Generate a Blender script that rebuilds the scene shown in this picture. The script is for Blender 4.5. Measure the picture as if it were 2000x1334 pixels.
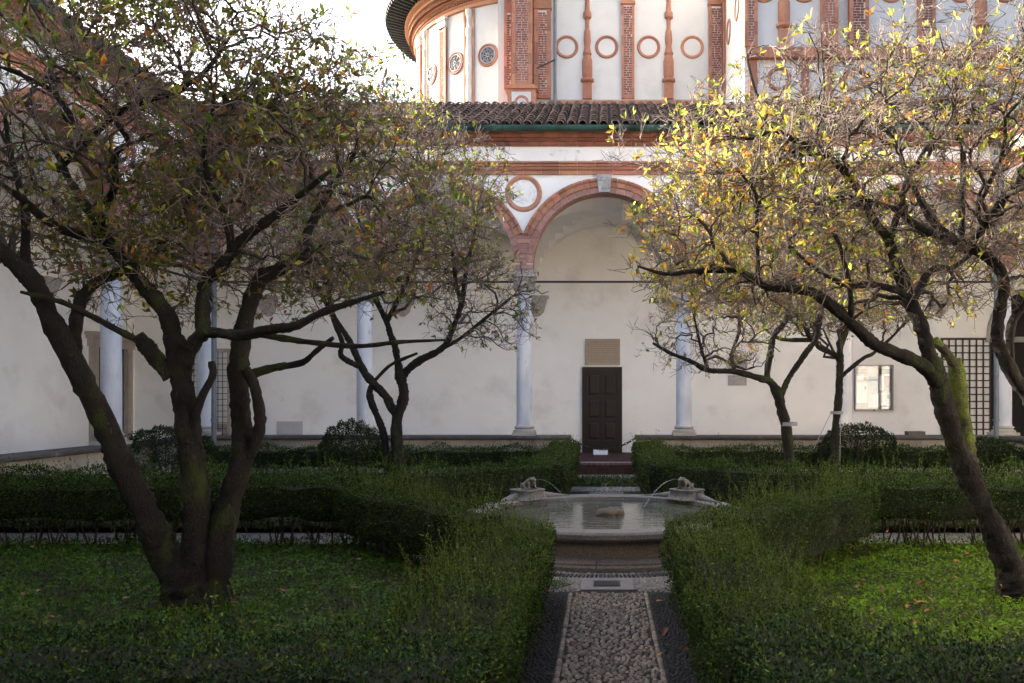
import bpy, math, random
import numpy as np
from mathutils import Vector, Matrix

# ------------------------------------------------------------------ camera, sky, sun, exposure
sc = bpy.context.scene
for _o in list(bpy.data.objects):
    bpy.data.objects.remove(_o)
EYE = 1.8
F, CX, HY = 1640.0, 1180.0, 772.0            # focal length and vanishing point measured on a 2000 px wide frame
cam_d = bpy.data.cameras.new('camera')
cam = bpy.data.objects.new('camera', cam_d)
sc.collection.objects.link(cam)
cam.location = (0, 0, EYE)
cam.rotation_euler = (math.radians(90), 0, 0)
cam_d.sensor_width = 36.0
cam_d.lens = 36.0 * F / 2000.0
cam_d.shift_x = -(CX - 1000.0) / 2000.0
cam_d.shift_y = (HY - 667.0) / 2000.0
cam_d.clip_start = 0.05
cam_d.clip_end = 3000
sc.camera = cam

SUN_AZ, SUN_EL = math.radians(-66), math.radians(25.0)   # azimuth from +Y, negative towards -X
world = bpy.data.worlds.new('World')
sc.world = world
world.use_nodes = True
_nt = world.node_tree
_sky = _nt.nodes.new('ShaderNodeTexSky')
_sky.sky_type = 'NISHITA'
_sky.sun_disc = False
_sky.sun_elevation = SUN_EL
_sky.sun_rotation = SUN_AZ % (2 * math.pi)
_sky.air_density = 1.0
_sky.dust_density = 6.0
_sky.ozone_density = 1.0
_bg = _nt.nodes['Background']
_nt.links.new(_sky.outputs[0], _bg.inputs[0])
_bg.inputs[1].default_value = 0.15
sun_d = bpy.data.lights.new('sun', 'SUN')
sun = bpy.data.objects.new('sun', sun_d)
sc.collection.objects.link(sun)
SUN = Vector((math.sin(SUN_AZ) * math.cos(SUN_EL), math.cos(SUN_AZ) * math.cos(SUN_EL), math.sin(SUN_EL)))
sun.rotation_euler = (-SUN).to_track_quat('-Z', 'Y').to_euler()
sun.location = (-20, 20, 30)
sun_d.energy = 5.0
sun_d.angle = math.radians(0.5)
sun_d.color = (1.0, 0.92, 0.81)
sc.view_settings.view_transform = 'Standard'
sc.view_settings.look = 'None'
sc.view_settings.gamma = 1.0
sc.view_settings.use_curve_mapping = False
sc.view_settings.exposure = 2.6
sc.cycles.max_bounces = 8
sc.cycles.diffuse_bounces = 5
sc.cycles.transparent_max_bounces = 8
sc.cycles.use_denoising = True

# ------------------------------------------------------------------ helpers
rng = np.random.default_rng(7)
random.seed(7)
ORG = {}                                       # world origin of every object that parents others


def P(px, py, Y):
    return np.array([(px - CX) / F * Y, Y, EYE + (HY - py) / F * Y])


def tag(o, label=None, cat=None, group=None, kind=None):
    if label: o['label'] = label
    if cat: o['category'] = cat
    if group: o['group'] = group
    if kind: o['kind'] = kind
    return o


def link(o, parent=None):
    sc.collection.objects.link(o)
    if parent is not None:
        o.parent = parent
    return o


def empty(name, loc, label=None, cat=None, group=None, kind=None):
    o = bpy.data.objects.new(name, None)
    o.empty_display_size = 0.2
    o.location = loc
    link(o)
    ORG[o] = Vector(loc)
    return tag(o, label, cat, group, kind)


def org(o):
    return ORG.get(o, Vector((0, 0, 0)))


class Frame:
    """u along a wall (to the right seen from outside), v into the wall, z up"""
    def __init__(s, o, u=(1, 0, 0), v=(0, 1, 0)):
        s.o, s.u, s.v = np.array(o, float), np.array(u, float), np.array(v, float)
        s.z = np.array((0, 0, 1.0))

    def __call__(s, p):
        p = np.asarray(p, float)
        return s.o + p[..., :1] * s.u + p[..., 1:2] * s.v + p[..., 2:3] * s.z

    def mat(s, u, v, z, scale=(1, 1, 1)):
        t = s(np.array([u, v, z], float))
        M = Matrix.Identity(4)
        for i in range(3):
            M[i][0], M[i][1], M[i][2], M[i][3] = s.u[i] * scale[0], s.v[i] * scale[1], s.z[i] * scale[2], t[i]
        return M


W0 = Frame((0, 0, 0))


class MB:
    def __init__(s, fr=W0):
        s.v, s.f, s.fr, s.n = [], [], fr, 0

    def add(s, verts, faces):
        verts = np.asarray(verts, float).reshape(-1, 3)
        s.v.append(s.fr(verts))
        s.f += [tuple(i + s.n for i in f) for f in faces]
        s.n += len(verts)
        return s

    def box(s, a0, a1, b0, b1, c0, c1):
        v = [(a, b, c) for a in (a0, a1) for b in (b0, b1) for c in (c0, c1)]
        return s.add(v, [(0, 1, 3, 2), (4, 6, 7, 5), (0, 4, 5, 1), (2, 3, 7, 6), (0, 2, 6, 4), (1, 5, 7, 3)])

    def extrude(s, poly, a0, a1):
        """poly of (v, z) swept along u"""
        n = len(poly)
        v = [(a0, p[0], p[1]) for p in poly] + [(a1, p[0], p[1]) for p in poly]
        f = [(i, (i + 1) % n, n + (i + 1) % n, n + i) for i in range(n)]
        return s.add(v, f + [tuple(range(n))[::-1], tuple(range(n, 2 * n))])

    def prism(s, poly, v0, v1):
        """poly of (u, z) swept along v"""
        n = len(poly)
        v = [(p[0], v0, p[1]) for p in poly] + [(p[0], v1, p[1]) for p in poly]
        f = [(i, (i + 1) % n, n + (i + 1) % n, n + i) for i in range(n)]
        return s.add(v, f + [tuple(range(n))[::-1], tuple(range(n, 2 * n))])

    def lathe(s, prof, c=(0, 0), n=24, a0=0.0, a1=2 * math.pi, caps=False):
        full = abs(a1 - a0 - 2 * math.pi) < 1e-6
        m = n if full else n + 1
        ang = [a0 + (a1 - a0) * i / n for i in range(m)]
        k = len(prof)
        v = [(c[0] + r * math.cos(t), c[1] + r * math.sin(t), z) for t in ang for r, z in prof]
        f = []
        for i in range(n):
            j = (i + 1) % m
            for q in range(k - 1):
                f.append((i * k + q, j * k + q, j * k + q + 1, i * k + q + 1))
        if caps and not full:
            f.append(tuple(range(k)))
            f.append(tuple((m - 1) * k + q for q in range(k))[::-1])
        return s.add(v, f)

    def tube(s, pts, r, n=8, cap=True):
        pts = np.asarray(pts, float)
        r = np.broadcast_to(np.asarray(r, float), (len(pts),))
        t = np.gradient(pts, axis=0)
        t /= np.linalg.norm(t, axis=1)[:, None] + 1e-9
        ref = np.array([0.31, 0.17, 0.93]) if abs(t[:, 2]).mean() < .8 else np.array([0.95, .3, 0.05])
        a = np.cross(t, ref); a /= np.linalg.norm(a, axis=1)[:, None] + 1e-9
        b = np.cross(t, a)
        th = np.arange(n) * 2 * math.pi / n
        ring = pts[:, None] + r[:, None, None] * (np.cos(th)[None, :, None] * a[:, None] + np.sin(th)[None, :, None] * b[:, None])
        m = len(pts)
        f = [(i * n + j, i * n + (j + 1) % n, (i + 1) * n + (j + 1) % n, (i + 1) * n + j) for i in range(m - 1) for j in range(n)]
        if cap:
            f += [tuple(range(n))[::-1], tuple((m - 1) * n + j for j in range(n))]
        return s.add(ring.reshape(-1, 3), f)

    def ring(s, c, R, r, n=32, m=8, v0=0.0, flat=1.0):
        """torus standing in the u-z plane, centre c=(u,z)"""
        v = []
        for i in range(n):
            a = 2 * math.pi * i / n
            for j in range(m):
                b = 2 * math.pi * j / m
                q = R + r * math.cos(b)
                v.append((c[0] + q * math.cos(a), v0 + flat * r * math.sin(b), c[1] + q * math.sin(a)))
        f = [(i * m + j, ((i + 1) % n) * m + j, ((i + 1) % n) * m + (j + 1) % m, i * m + (j + 1) % m) for i in range(n) for j in range(m)]
        return s.add(v, f)

    def build(s, name, mat, parent=None, smooth=False, label=None, cat=None, group=None, kind=None, at=None, sharp=35):
        V = np.concatenate(s.v) if s.v else np.zeros((0, 3))
        o0 = Vector(at) if at is not None else (org(parent) if parent is not None else Vector((0, 0, 0)))
        me = bpy.data.meshes.new(name)
        me.from_pydata([tuple(p) for p in (V - np.array(o0))], [], s.f)
        if mat: me.materials.append(mat)
        if smooth:
            me.shade_smooth()
            try: me.set_sharp_from_angle(angle=math.radians(sharp))
            except Exception: pass
        o = bpy.data.objects.new(name, me)
        if at is not None and parent is None: o.location = at
        link(o, parent)
        ORG[o] = o0
        return tag(o, label, cat, group, kind)


def np_mesh(name, V, Fq, mat, parent=None, cols=None, kind=None, smooth=False, at=None, label=None, cat=None):
    """V (n,3) world; Fq (m,k) equal-size faces; cols (n,3) colour attribute"""
    o0 = np.array(at) if at is not None else (np.array(org(parent)) if parent is not None else np.zeros(3))
    me = bpy.data.meshes.new(name)
    V = np.asarray(V, np.float32) - o0.astype(np.float32)
    Fq = np.asarray(Fq, np.int32)
    k = Fq.shape[1]
    me.vertices.add(len(V)); me.vertices.foreach_set('co', V.ravel())
    me.loops.add(Fq.size); me.loops.foreach_set('vertex_index', Fq.ravel())
    me.polygons.add(len(Fq))
    me.polygons.foreach_set('loop_start', np.arange(0, Fq.size, k, dtype=np.int32))
    me.polygons.foreach_set('loop_total', np.full(len(Fq), k, np.int32))
    if smooth: me.polygons.foreach_set('use_smooth', np.ones(len(Fq), bool))
    if cols is not None:
        ca = me.color_attributes.new('tint', 'FLOAT_COLOR', 'POINT')
        c4 = np.ones((len(V), 4), np.float32); c4[:, :3] = cols
        ca.data.foreach_set('color', c4.ravel())
    me.update(calc_edges=True)
    me.materials.append(mat)
    o = bpy.data.objects.new(name, me)
    if at is not None and parent is None: o.location = tuple(o0)
    link(o, parent)
    ORG[o] = Vector(o0)
    return tag(o, label, cat, None, kind)


def piece(name, mesh, parent, M):
    """one of many alike pieces sharing mesh data, world matrix M"""
    o = bpy.data.objects.new(name, mesh)
    link(o, parent)
    o.matrix_local = Matrix.Translation(-org(parent)) @ M
    return o


def unit_box(name, mat, bev=0.0):
    """box 0..1 in u, -1..0 in v (proud), 0..1 in z, chamfered front edge"""
    mb = MB()
    if bev:
        b = bev
        mb.add([(0, 0, 0), (1, 0, 0), (1, 0, 1), (0, 0, 1), (0, -.6, 0), (1, -.6, 0), (1, -.6, 1), (0, -.6, 1),
                (b, -1, b), (1 - b, -1, b), (1 - b, -1, 1 - b), (b, -1, 1 - b)],
               [(0, 1, 5, 4), (1, 2, 6, 5), (2, 3, 7, 6), (3, 0, 4, 7), (4, 5, 9, 8), (5, 6, 10, 9), (6, 7, 11, 10), (7, 4, 8, 11), (8, 9, 10, 11)])
    else:
        mb.box(0, 1, -1, 0, 0, 1)
    me = bpy.data.meshes.new(name)
    me.from_pydata([tuple(p) for p in np.concatenate(mb.v)], [], mb.f)
    me.materials.append(mat)
    return me


# ------------------------------------------------------------------ materials
def mat(name, c1, c2=None, scale=4.0, rough=0.8, bump=0.0, bscale=None, detail=6, tintvar=0.0, c3=None, s3=1.0, t3=(0.55, 0.7),
        metal=0.0, spec=0.3, trans=0.0, attr=None, stretch=None, contrast=(0.3, 0.7), c4=None, s4=0.5, t4=(0.6, 0.75), coat=0.0):
    m = bpy.data.materials.new(name)
    m.use_nodes = True
    nt = m.node_tree; N = nt.nodes; L = nt.links
    b = N['Principled BSDF']
    b.inputs['Roughness'].default_value = rough
    b.inputs['Metallic'].default_value = metal
    b.inputs['Specular IOR Level'].default_value = spec
    geo = N.new('ShaderNodeNewGeometry')
    vec = geo.outputs['Position']
    if stretch:
        mp = N.new('ShaderNodeMapping'); mp.inputs['Scale'].default_value = stretch
        L.new(vec, mp.inputs['Vector']); vec = mp.outputs[0]

    def noise(s, d=detail, r=0.6):
        n = N.new('ShaderNodeTexNoise'); n.inputs['Scale'].default_value = s; n.inputs['Detail'].default_value = d
        n.inputs['Roughness'].default_value = r
        L.new(vec, n.inputs['Vector']); return n.outputs['Fac']

    def mix(fac, a, bb, lo=None):
        mx = N.new('ShaderNodeMix'); mx.data_type = 'RGBA'
        if lo:
            mr = N.new('ShaderNodeMapRange'); mr.inputs['From Min'].default_value = lo[0]; mr.inputs['From Max'].default_value = lo[1]
            L.new(fac, mr.inputs['Value']); fac = mr.outputs[0]
        L.new(fac, mx.inputs['Factor'])
        for sock, val in ((6, a), (7, bb)):
            if isinstance(val, tuple): mx.inputs[sock].default_value = (*val, 1)
            else: L.new(val, mx.inputs[sock])
        return mx.outputs[2]
    if attr:
        at = N.new('ShaderNodeAttribute'); at.attribute_name = attr
        col = at.outputs['Color']
    elif c2:
        col = mix(noise(scale), c1, c2, contrast)
    else:
        rgb = N.new('ShaderNodeRGB'); rgb.outputs[0].default_value = (*c1, 1); col = rgb.outputs[0]
    if c3: col = mix(noise(s3, 8, 0.65), col, c3, t3)
    if c4: col = mix(noise(s4, 8, 0.7), col, c4, t4)
    if tintvar:
        oi = N.new('ShaderNodeObjectInfo')
        hs = N.new('ShaderNodeHueSaturation')
        mr = N.new('ShaderNodeMapRange'); mr.inputs['To Min'].default_value = 1 - tintvar; mr.inputs['To Max'].default_value = 1 + tintvar
        L.new(oi.outputs['Random'], mr.inputs['Value']); L.new(mr.outputs[0], hs.inputs['Value'])
        mu = N.new('ShaderNodeMath'); mu.operation = 'MULTIPLY'; mu.inputs[1].default_value = 7.31
        fr = N.new('ShaderNodeMath'); fr.operation = 'FRACT'
        m2 = N.new('ShaderNodeMapRange'); m2.inputs['To Min'].default_value = 0.492; m2.inputs['To Max'].default_value = 0.508
        L.new(oi.outputs['Random'], mu.inputs[0]); L.new(mu.outputs[0], fr.inputs[0]); L.new(fr.outputs[0], m2.inputs['Value'])
        L.new(m2.outputs[0], hs.inputs['Hue'])
        L.new(col, hs.inputs['Color']); col = hs.outputs[0]
    L.new(col, b.inputs['Base Color'])
    if coat: b.inputs['Coat Weight'].default_value = coat
    if bump:
        bp = N.new('ShaderNodeBump'); bp.inputs['Strength'].default_value = min(1, bump); bp.inputs['Distance'].default_value = 0.03 if bump >= 1 else 0.02
        L.new(noise(bscale or scale * 6, 8, 0.7), bp.inputs['Height']); L.new(bp.outputs[0], b.inputs['Normal'])
    if trans:
        tr = N.new('ShaderNodeBsdfTranslucent'); L.new(col, tr.inputs['Color'])
        ms = N.new('ShaderNodeMixShader'); ms.inputs[0].default_value = trans
        L.new(b.outputs[0], ms.inputs[1]); L.new(tr.outputs[0], ms.inputs[2])
        L.new(ms.outputs[0], N['Material Output'].inputs['Surface'])
    return m


M = {}
M['plaster'] = mat('plaster', (.89, .866, .82), (.84, .81, .76), 1.3, .9, .25, 30, c3=(.70, .66, .60), s3=.9, t3=(.52, .74), c4=(.62, .57, .50), s4=2.6, t4=(.64, .80))
M['facade'] = mat('facade_plaster', (.82, .79, .74), (.74, .71, .66), 1.7, .9, .25, 30, c3=(.55, .51, .47), s3=1.2, t3=(.6, .85))
M['tribune'] = mat('tribune_plaster', (.57, .555, .53), (.50, .485, .46), 1.1, .9, .2, 30, c3=(.40, .38, .36), s3=.9, t3=(.58, .85))
M['terra'] = mat('terracotta', (.385, .175, .11), (.31, .14, .09), 9, .85, .3, 60, tintvar=.22, c3=(.24, .11, .07), s3=5, t3=(.56, .74))
M['terra_pink'] = mat('terracotta_pink', (.34, .18, .14), (.28, .15, .12), 9, .85, .3, 60, tintvar=.2)
M['terra_dark'] = mat('terracotta_weathered', (.30, .105, .06), (.16, .07, .05), 5, .9, .4, 50, tintvar=.2, c3=(.07, .045, .04), s3=3, t3=(.55, .7))
M['brick'] = mat('brick_face', (.27, .10, .065), (.19, .075, .055), 22, .9, .4, 90, tintvar=.38, c3=(.10, .055, .045), s3=9, t3=(.58, .72))
M['mortar'] = mat('lime_mortar', (.62, .57, .52), (.52, .48, .44), 30, .95, .4, 90)
M['tile'] = mat('roof_tile', (.20, .125, .09), (.12, .085, .07), 7, .9, .5, 45, tintvar=.35, c3=(.055, .05, .045), s3=6, t3=(.45, .68), c4=(.30, .27, .22), s4=11, t4=(.62, .74))
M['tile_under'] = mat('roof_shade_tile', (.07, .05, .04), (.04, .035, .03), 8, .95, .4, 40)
M['copper'] = mat('green_copper', (.05, .11, .09), (.015, .025, .022), 1.7, .55, .1, 30, metal=.25, c3=(.15, .24, .20), s3=1.1, t3=(.56, .72))
M['marble'] = mat('grey_marble', (.58, .60, .64), (.40, .43, .48), 3.0, .6, .12, 30, stretch=(1, 1, .35), c3=(.66, .65, .63), s3=1.6, t3=(.52, .66), c4=(.27, .27, .29), s4=7, t4=(.60, .72))
M['stone_warm'] = mat('pale_stone', (.42, .39, .35), (.32, .30, .27), 5, .9, .4, 40, c3=(.20, .18, .16), s3=2.2, t3=(.55, .75))
M['carved'] = mat('carved_stone', (.42, .41, .39), (.26, .25, .24), 12, .9, .8, 35)
M['coping'] = mat('worn_coping', (.095, .088, .085), (.06, .055, .052), 5, .85, .4, 50, c3=(.28, .27, .25), s3=1.4, t3=(.58, .75), tintvar=.12)
M['wallstain'] = mat('stained_low_wall', (.40, .36, .30), (.25, .22, .19), 1.8, .95, .35, 30, stretch=(1, 1, .35), c3=(.12, .11, .09), s3=1.1, t3=(.52, .8))
M['iron'] = mat('black_iron', (.03, .027, .025), (.05, .035, .03), 20, .6, .2, metal=.5)
M['pipe'] = mat('grey_pipe', (.15, .17, .19), (.11, .125, .14), 6, .55, .05, metal=.2)
M['doorwood'] = mat('dark_door_wood', (.022, .015, .011), (.035, .022, .016), 5, .5, .35, 40, stretch=(6, 6, .6))
M['portico'] = mat('portico_pavement', (.37, .345, .32), (.31, .29, .27), 3, .85, .2, 40)  # floor colour kept pale to bounce light up onto walls and vault
M['floorbrick'] = mat('brick_paving', (.085, .034, .027), (.055, .026, .022), 5, .85, .3, 40, tintvar=.2)
M['plaque'] = mat('plaque_stone', (.44, .34, .25), (.37, .29, .22), 9, .8, .2, 60)
M['ink'] = mat('faded_inscription', (.26, .20, .15))
M['relief'] = mat('relief_stone', (.48, .445, .415), (.33, .30, .28), 14, .85, .7, 30)
M['steel'] = mat('grey_metal_frame', (.20, .20, .21), (.16, .16, .17), 8, .4, .05, metal=.6)
M['paper'] = mat('white_paper', (.66, .66, .70))
M['paper_blue'] = mat('blue_poster', (.10, .27, .42), (.14, .36, .50), 3)
M['paper_dark'] = mat('dark_poster', (.07, .07, .07), (.10, .10, .09), 4)
M['paper_brown'] = mat('brown_photo', (.25, .15, .13), (.12, .09, .09), 9)
M['paper_green'] = mat('green_strip', (.33, .36, .25))
M['board'] = mat('board_back', (.35, .34, .35))
M['lattice'] = mat('lattice_wood', (.045, .03, .024), (.07, .045, .035), 9, .75, .2)
M['granite'] = mat('fountain_granite', (.17, .15, .13), (.095, .08, .07), 55, .8, .45, 90, contrast=(.38, .62), c3=(.075, .06, .05), s3=3.5, t3=(.52, .72))
M['rim'] = mat('rim_granite', (.165, .16, .155), (.09, .087, .083), 60, .6, .35, 90, contrast=(.38, .62), c3=(.13, .125, .12), s3=3, t3=(.55, .75))
M['bronze'] = mat('frog_bronze', (.10, .085, .07), (.16, .17, .145), 18, .5, .4, 60, metal=.7)
M['rock'] = mat('mossy_rock', (.12, .105, .085), (.06, .06, .04), 14, .8, .8, 30, c3=(.20, .12, .03), s3=9, t3=(.56, .68))
M['soil'] = mat('dark_soil', (.022, .019, .011), (.036, .030, .017), 14, .95, .8, 60, c3=(.020, .036, .007), s3=3, t3=(.5, .7))
M['gravel_far'] = mat('pale_pebble_bed', (.22, .205, .185), (.09, .08, .07), 42, .9, .9, 45, contrast=(.42, .58), detail=3)
M['bed'] = mat('path_mortar_bed', (.026, .022, .018), (.016, .014, .012), 20, .95, .6, 60)
M['pebble'] = mat('pale_pebble', (.215, .18, .145), (.155, .128, .104), 25, .7, .2, 90, tintvar=.4)
M['pebbles'] = mat('pale_pebble_mass', (0, 0, 0), attr='tint', rough=.7)
M['slab'] = mat('drain_slab', (.16, .155, .15), (.12, .115, .11), 20, .8, .3, 80)
M['drain'] = mat('drain_grate', (.02, .02, .022), rough=.5, metal=.5)
M['bark'] = mat('magnolia_bark', (.017, .013, .0105), (.0065, .0052, .0042), 22, .95, 1.0, 60, c3=(.027, .039, .006), s3=4.2, t3=(.54, .64), c4=(.075, .072, .06), s4=24, t4=(.62, .70), stretch=(1, 1, .5))
M['bark_moss'] = mat('mossy_bark', (.07, .056, .042), (.04, .03, .024), 18, .95, 1.0, 50, c3=(.12, .17, .02), s3=3.2, t3=(.42, .54), c4=(.22, .22, .18), s4=17, t4=(.66, .74))
M['branch'] = mat('branch_bark', (.055, .043, .036), (.028, .021, .018), 14, .9, .6, 50, c3=(.05, .06, .015), s3=4, t3=(.58, .7))
M['twig'] = mat('twig_bark', (.09, .067, .055), (.19, .15, .13), 7, .8, contrast=(.35, .65))
M['leaf'] = mat('magnolia_leaf', (0, 0, 0), attr='tint', rough=.5, trans=.55, spec=.25)
M['hleaf'] = mat('hedge_leaf', (0, 0, 0), attr='tint', rough=.55, trans=.2, spec=.12)
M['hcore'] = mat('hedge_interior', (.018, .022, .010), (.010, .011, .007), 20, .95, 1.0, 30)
M['stem'] = mat('hedge_stem', (.045, .035, .026), rough=.9)
M['shrub'] = mat('shrub_leaf', (0, 0, 0), attr='tint', rough=.5, trans=.2, spec=.15)
M['roofwood'] = mat('dark_eave_wood', (.045, .05, .055), (.03, .033, .037), 6, .8, .2)
M['leadroof'] = mat('apse_roof', (.10, .10, .10), (.07, .07, .07), 4, .7)
M['pane'] = mat('dark_glass', (.03, .032, .035), rough=.2, spec=.5)
M['tracery'] = mat('window_tracery', (.30, .29, .30), (.22, .21, .22), 15, .8)
M['whitestone'] = mat('white_carved_stone', (.66, .62, .57), (.50, .46, .42), 10, .85, .7, 28)
M['fresco'] = mat('fresco_trace', (.82, .79, .74), (.74, .71, .66), 1.7, .9, c3=(.56, .52, .48), s3=5.5, t3=(.50, .62))
M['patch'] = mat('access_panel', (.52, .50, .48), (.46, .44, .42), 6, .8)
M['lens_daylight'] = mat('lens_and_daylight_panel', (.75, .75, .72), rough=.15, spec=.6)  # floodlight lens; on the grilled window its pale colour stands for daylight
M['portal'] = mat('portal_stone', (.44, .37, .31), (.33, .27, .23), 6, .85, .4, 40)
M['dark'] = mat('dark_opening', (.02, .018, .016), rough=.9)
M['strap'] = mat('grey_strap', (.20, .20, .21), rough=.8)
M['fallen'] = mat('fallen_leaf', (0, 0, 0), attr='tint', rough=.7)


def glass_mat():
    m = bpy.data.materials.new('board_glass'); m.use_nodes = True
    nt = m.node_tree; N = nt.nodes; L = nt.links
    tr = N.new('ShaderNodeBsdfTransparent'); gl = N.new('ShaderNodeBsdfGlossy'); gl.inputs['Roughness'].default_value = 0.01
    fr = N.new('ShaderNodeFresnel'); fr.inputs['IOR'].default_value = 1.6
    ms = N.new('ShaderNodeMixShader'); L.new(fr.outputs[0], ms.inputs[0]); L.new(tr.outputs[0], ms.inputs[1]); L.new(gl.outputs[0], ms.inputs[2])
    L.new(ms.outputs[0], N['Material Output'].inputs['Surface'])
    return m


def water_mat():
    m = bpy.data.materials.new('pool_water'); m.use_nodes = True
    nt = m.node_tree; N = nt.nodes; L = nt.links
    b = N['Principled BSDF']
    b.inputs['Base Color'].default_value = (.055, .06, .05, 1); b.inputs['Roughness'].default_value = .04
    b.inputs['IOR'].default_value = 1.33; b.inputs['Specular IOR Level'].default_value = .6
    g = N.new('ShaderNodeNewGeometry'); mp = N.new('ShaderNodeMapping'); mp.inputs['Scale'].default_value = (1.2, 4.5, 1)
    n = N.new('ShaderNodeTexNoise'); n.inputs['Scale'].default_value = 3.2; n.inputs['Detail'].default_value = 3
    bp = N.new('ShaderNodeBump'); bp.inputs['Strength'].default_value = .22; bp.inputs['Distance'].default_value = .02
    L.new(g.outputs['Position'], mp.inputs[0]); L.new(mp.outputs[0], n.inputs['Vector']); L.new(n.outputs['Fac'], bp.inputs['Height']); L.new(bp.outputs[0], b.inputs['Normal'])
    return m


def jet_mat():
    m = bpy.data.materials.new('spray_water'); m.use_nodes = True
    b = m.node_tree.nodes['Principled BSDF']
    b.inputs['Base Color'].default_value = (.85, .88, .9, 1); b.inputs['Roughness'].default_value = .08
    b.inputs['Transmission Weight'].default_value = .75; b.inputs['IOR'].default_value = 1.33
    return m


M['glass'] = glass_mat(); M['water'] = water_mat(); M['jet'] = jet_mat()
# ------------------------------------------------------------------ ground and paving
BAY, YC, YN, XW = 3.75, 19.72, 0.97, 9.375
ZS, RI, RO = 4.84, 1.66, 2.0                   # arch springing, inner and outer radius
MB().add([(-900, -900, -.012), (900, -900, -.012), (900, 900, -.012), (-900, 900, -.012)], [(0, 1, 2, 3)]).build('ground', M['soil'], kind='structure')

UB = {k: unit_box('unit_' + k, M[k], .0) for k in ('brick', 'terra', 'terra_pink', 'floorbrick', 'coping')}


def column(name, x, y, label, corner=False):
    t = empty(name, (x, y, .862), label, 'column', 'columns of the cloister arcade')
    mb = MB(); mb.box(x - .265, x + .265, y - .265, y + .265, .864, .93)
    mb.lathe([(.262, .93), (.27, .955), (.262, .985), (.222, .995), (.214, 1.015), (.222, 1.03), (.236, 1.045), (.228, 1.07), (.196, 1.08)], (x, y), 28)
    mb.build('base', M['stone_warm'], t, True)
    prof = [(.196, 1.08), (.186, 1.12)]
    for i in range(9):
        f = i / 8
        prof.append((.184 - .022 * f ** 1.8 + .003 * math.sin(f * 3.1), 1.14 + f * 3.0))
    prof += [(.175, 4.16), (.178, 4.19), (.160, 4.21)]
    MB().lathe(prof, (x, y), 32).build('shaft', M['marble'], t, True)
    c = MB()
    c.lathe([(.16, 4.21), (.165, 4.25), (.175, 4.34), (.205, 4.44), (.245, 4.52), (.25, 4.55)], (x, y), 20)
    for k in range(8):                           # leaves and corner volutes
        a = k * math.pi / 4
        rr, z0, w = (.30, 4.53, .055) if k % 2 else (.235, 4.46, .07)
        p = [(x + r * math.cos(a), y + r * math.sin(a), z) for r, z in ((.165, 4.24), (.20, 4.33), (rr - .03, z0 - .04), (rr, z0), (rr - .02, z0 - .055))]
        c.tube(p, [w * .9, w, w * .8, w * .6, w * .3], 6)
    c.build('capital', M['stone_warm'], t, True, sharp=50)
    MB().box(x - .27, x + .27, y - .27, y + .27, 4.555, 4.62).box(x - .235, x + .235, y - .235, y + .235, 4.62, 4.715).build('abacus', M['stone_warm'], t)
    return t


ring_n = ['leftmost corner column of the far arcade, beside the grey downpipe', 'marble column behind the small left magnolia', 'bluish marble column just left of the dark door',
          'marble column just right of the dark door', 'marble column behind the staked young magnolia', 'corner column at the far right, beside the brown lattice']
for i in range(6):
    column('arcade_column', -XW + i * BAY, YC, ring_n[i])
column('arcade_column', -XW, YC - BAY, 'large marble column of the left side arcade, behind the leaning trunk')
column('arcade_column', -XW, YC - 2 * BAY, 'marble column of the left side arcade, second from the corner')

prof_string = [(0, 6.92), (-.05, 6.92), (-.05, 6.965), (-.03, 6.97), (-.03, 7.01), (-.07, 7.03), (-.07, 7.09), (-.10, 7.10), (-.10, 7.14), (-.15, 7.165), (-.15, 7.20), (-.12, 7.21), (0, 7.21)]
prof_corn = [(0, 7.58), (-.05, 7.58), (-.07, 7.63), (-.07, 7.66), (-.11, 7.68), (-.11, 7.745), (-.16, 7.75), (-.19, 7.81), (-.25, 7.83), (-.25, 7.86), (-.31, 7.88), (-.33, 7.925), (0, 7.925)]


def block_mesh(name, prof, L, m):
    mb = MB(); mb.extrude(prof, 0, L)
    me = bpy.data.meshes.new(name); me.from_pydata([tuple(p) for p in np.concatenate(mb.v)], [], mb.f); me.materials.append(m)
    return me


BL = BAY / 9
BLK_S = block_mesh('string_block', prof_string, BL - .007, M['terra'])
BLK_C = block_mesh('cornice_block', prof_corn, BL - .007, M['terra_dark'])


def voussoir_mesh(name, r0, r1, da, proud, m, mould=False):
    mb = MB()
    secs = [(r0, proud), (r1, proud)] if not mould else [(r0, proud), (r0 + .11, proud), (r0 + .115, proud + .02), (r0 + .15, proud + .045), (r1 - .02, proud + .045), (r1, proud + .02)]
    n = 3
    V = []
    for i in range(n + 1):
        a = -da / 2 + da * i / n
        for r, p in secs: V.append((r * math.sin(a), -p, r * math.cos(a)))
        V.append((secs[-1][0] * math.sin(a), 0, secs[-1][0] * math.cos(a)))
        V.append((secs[0][0] * math.sin(a), 0, secs[0][0] * math.cos(a)))
    k = len(secs) + 2
    Fs = [(i * k + j, (i + 1) * k + j, (i + 1) * k + (j + 1) % k, i * k + (j + 1) % k) for i in range(n) for j in range(k)]
    Fs += [tuple(range(k))[::-1], tuple(n * k + j for j in range(k))]
    mb.add(V, Fs)
    me = bpy.data.meshes.new(name); me.from_pydata([tuple(p) for p in np.concatenate(mb.v)], [], mb.f); me.materials.append(m)
    return me


NV = 23
HALF = math.acos((ZS - 4.95) / RO) if False else math.radians(90)
CL = math.asin(1.868 / RO)                      # angle from the crown at which the outer ring meets its neighbour
V_OUT = voussoir_mesh('outer_voussoir', 1.80, RO, 2 * CL / NV - .006, .055, M['terra'], True)
V_IN = voussoir_mesh('inner_voussoir', RI, 1.795, 2 * math.radians(89) / 27 - .006, .03, M['terra_pink'])


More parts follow.
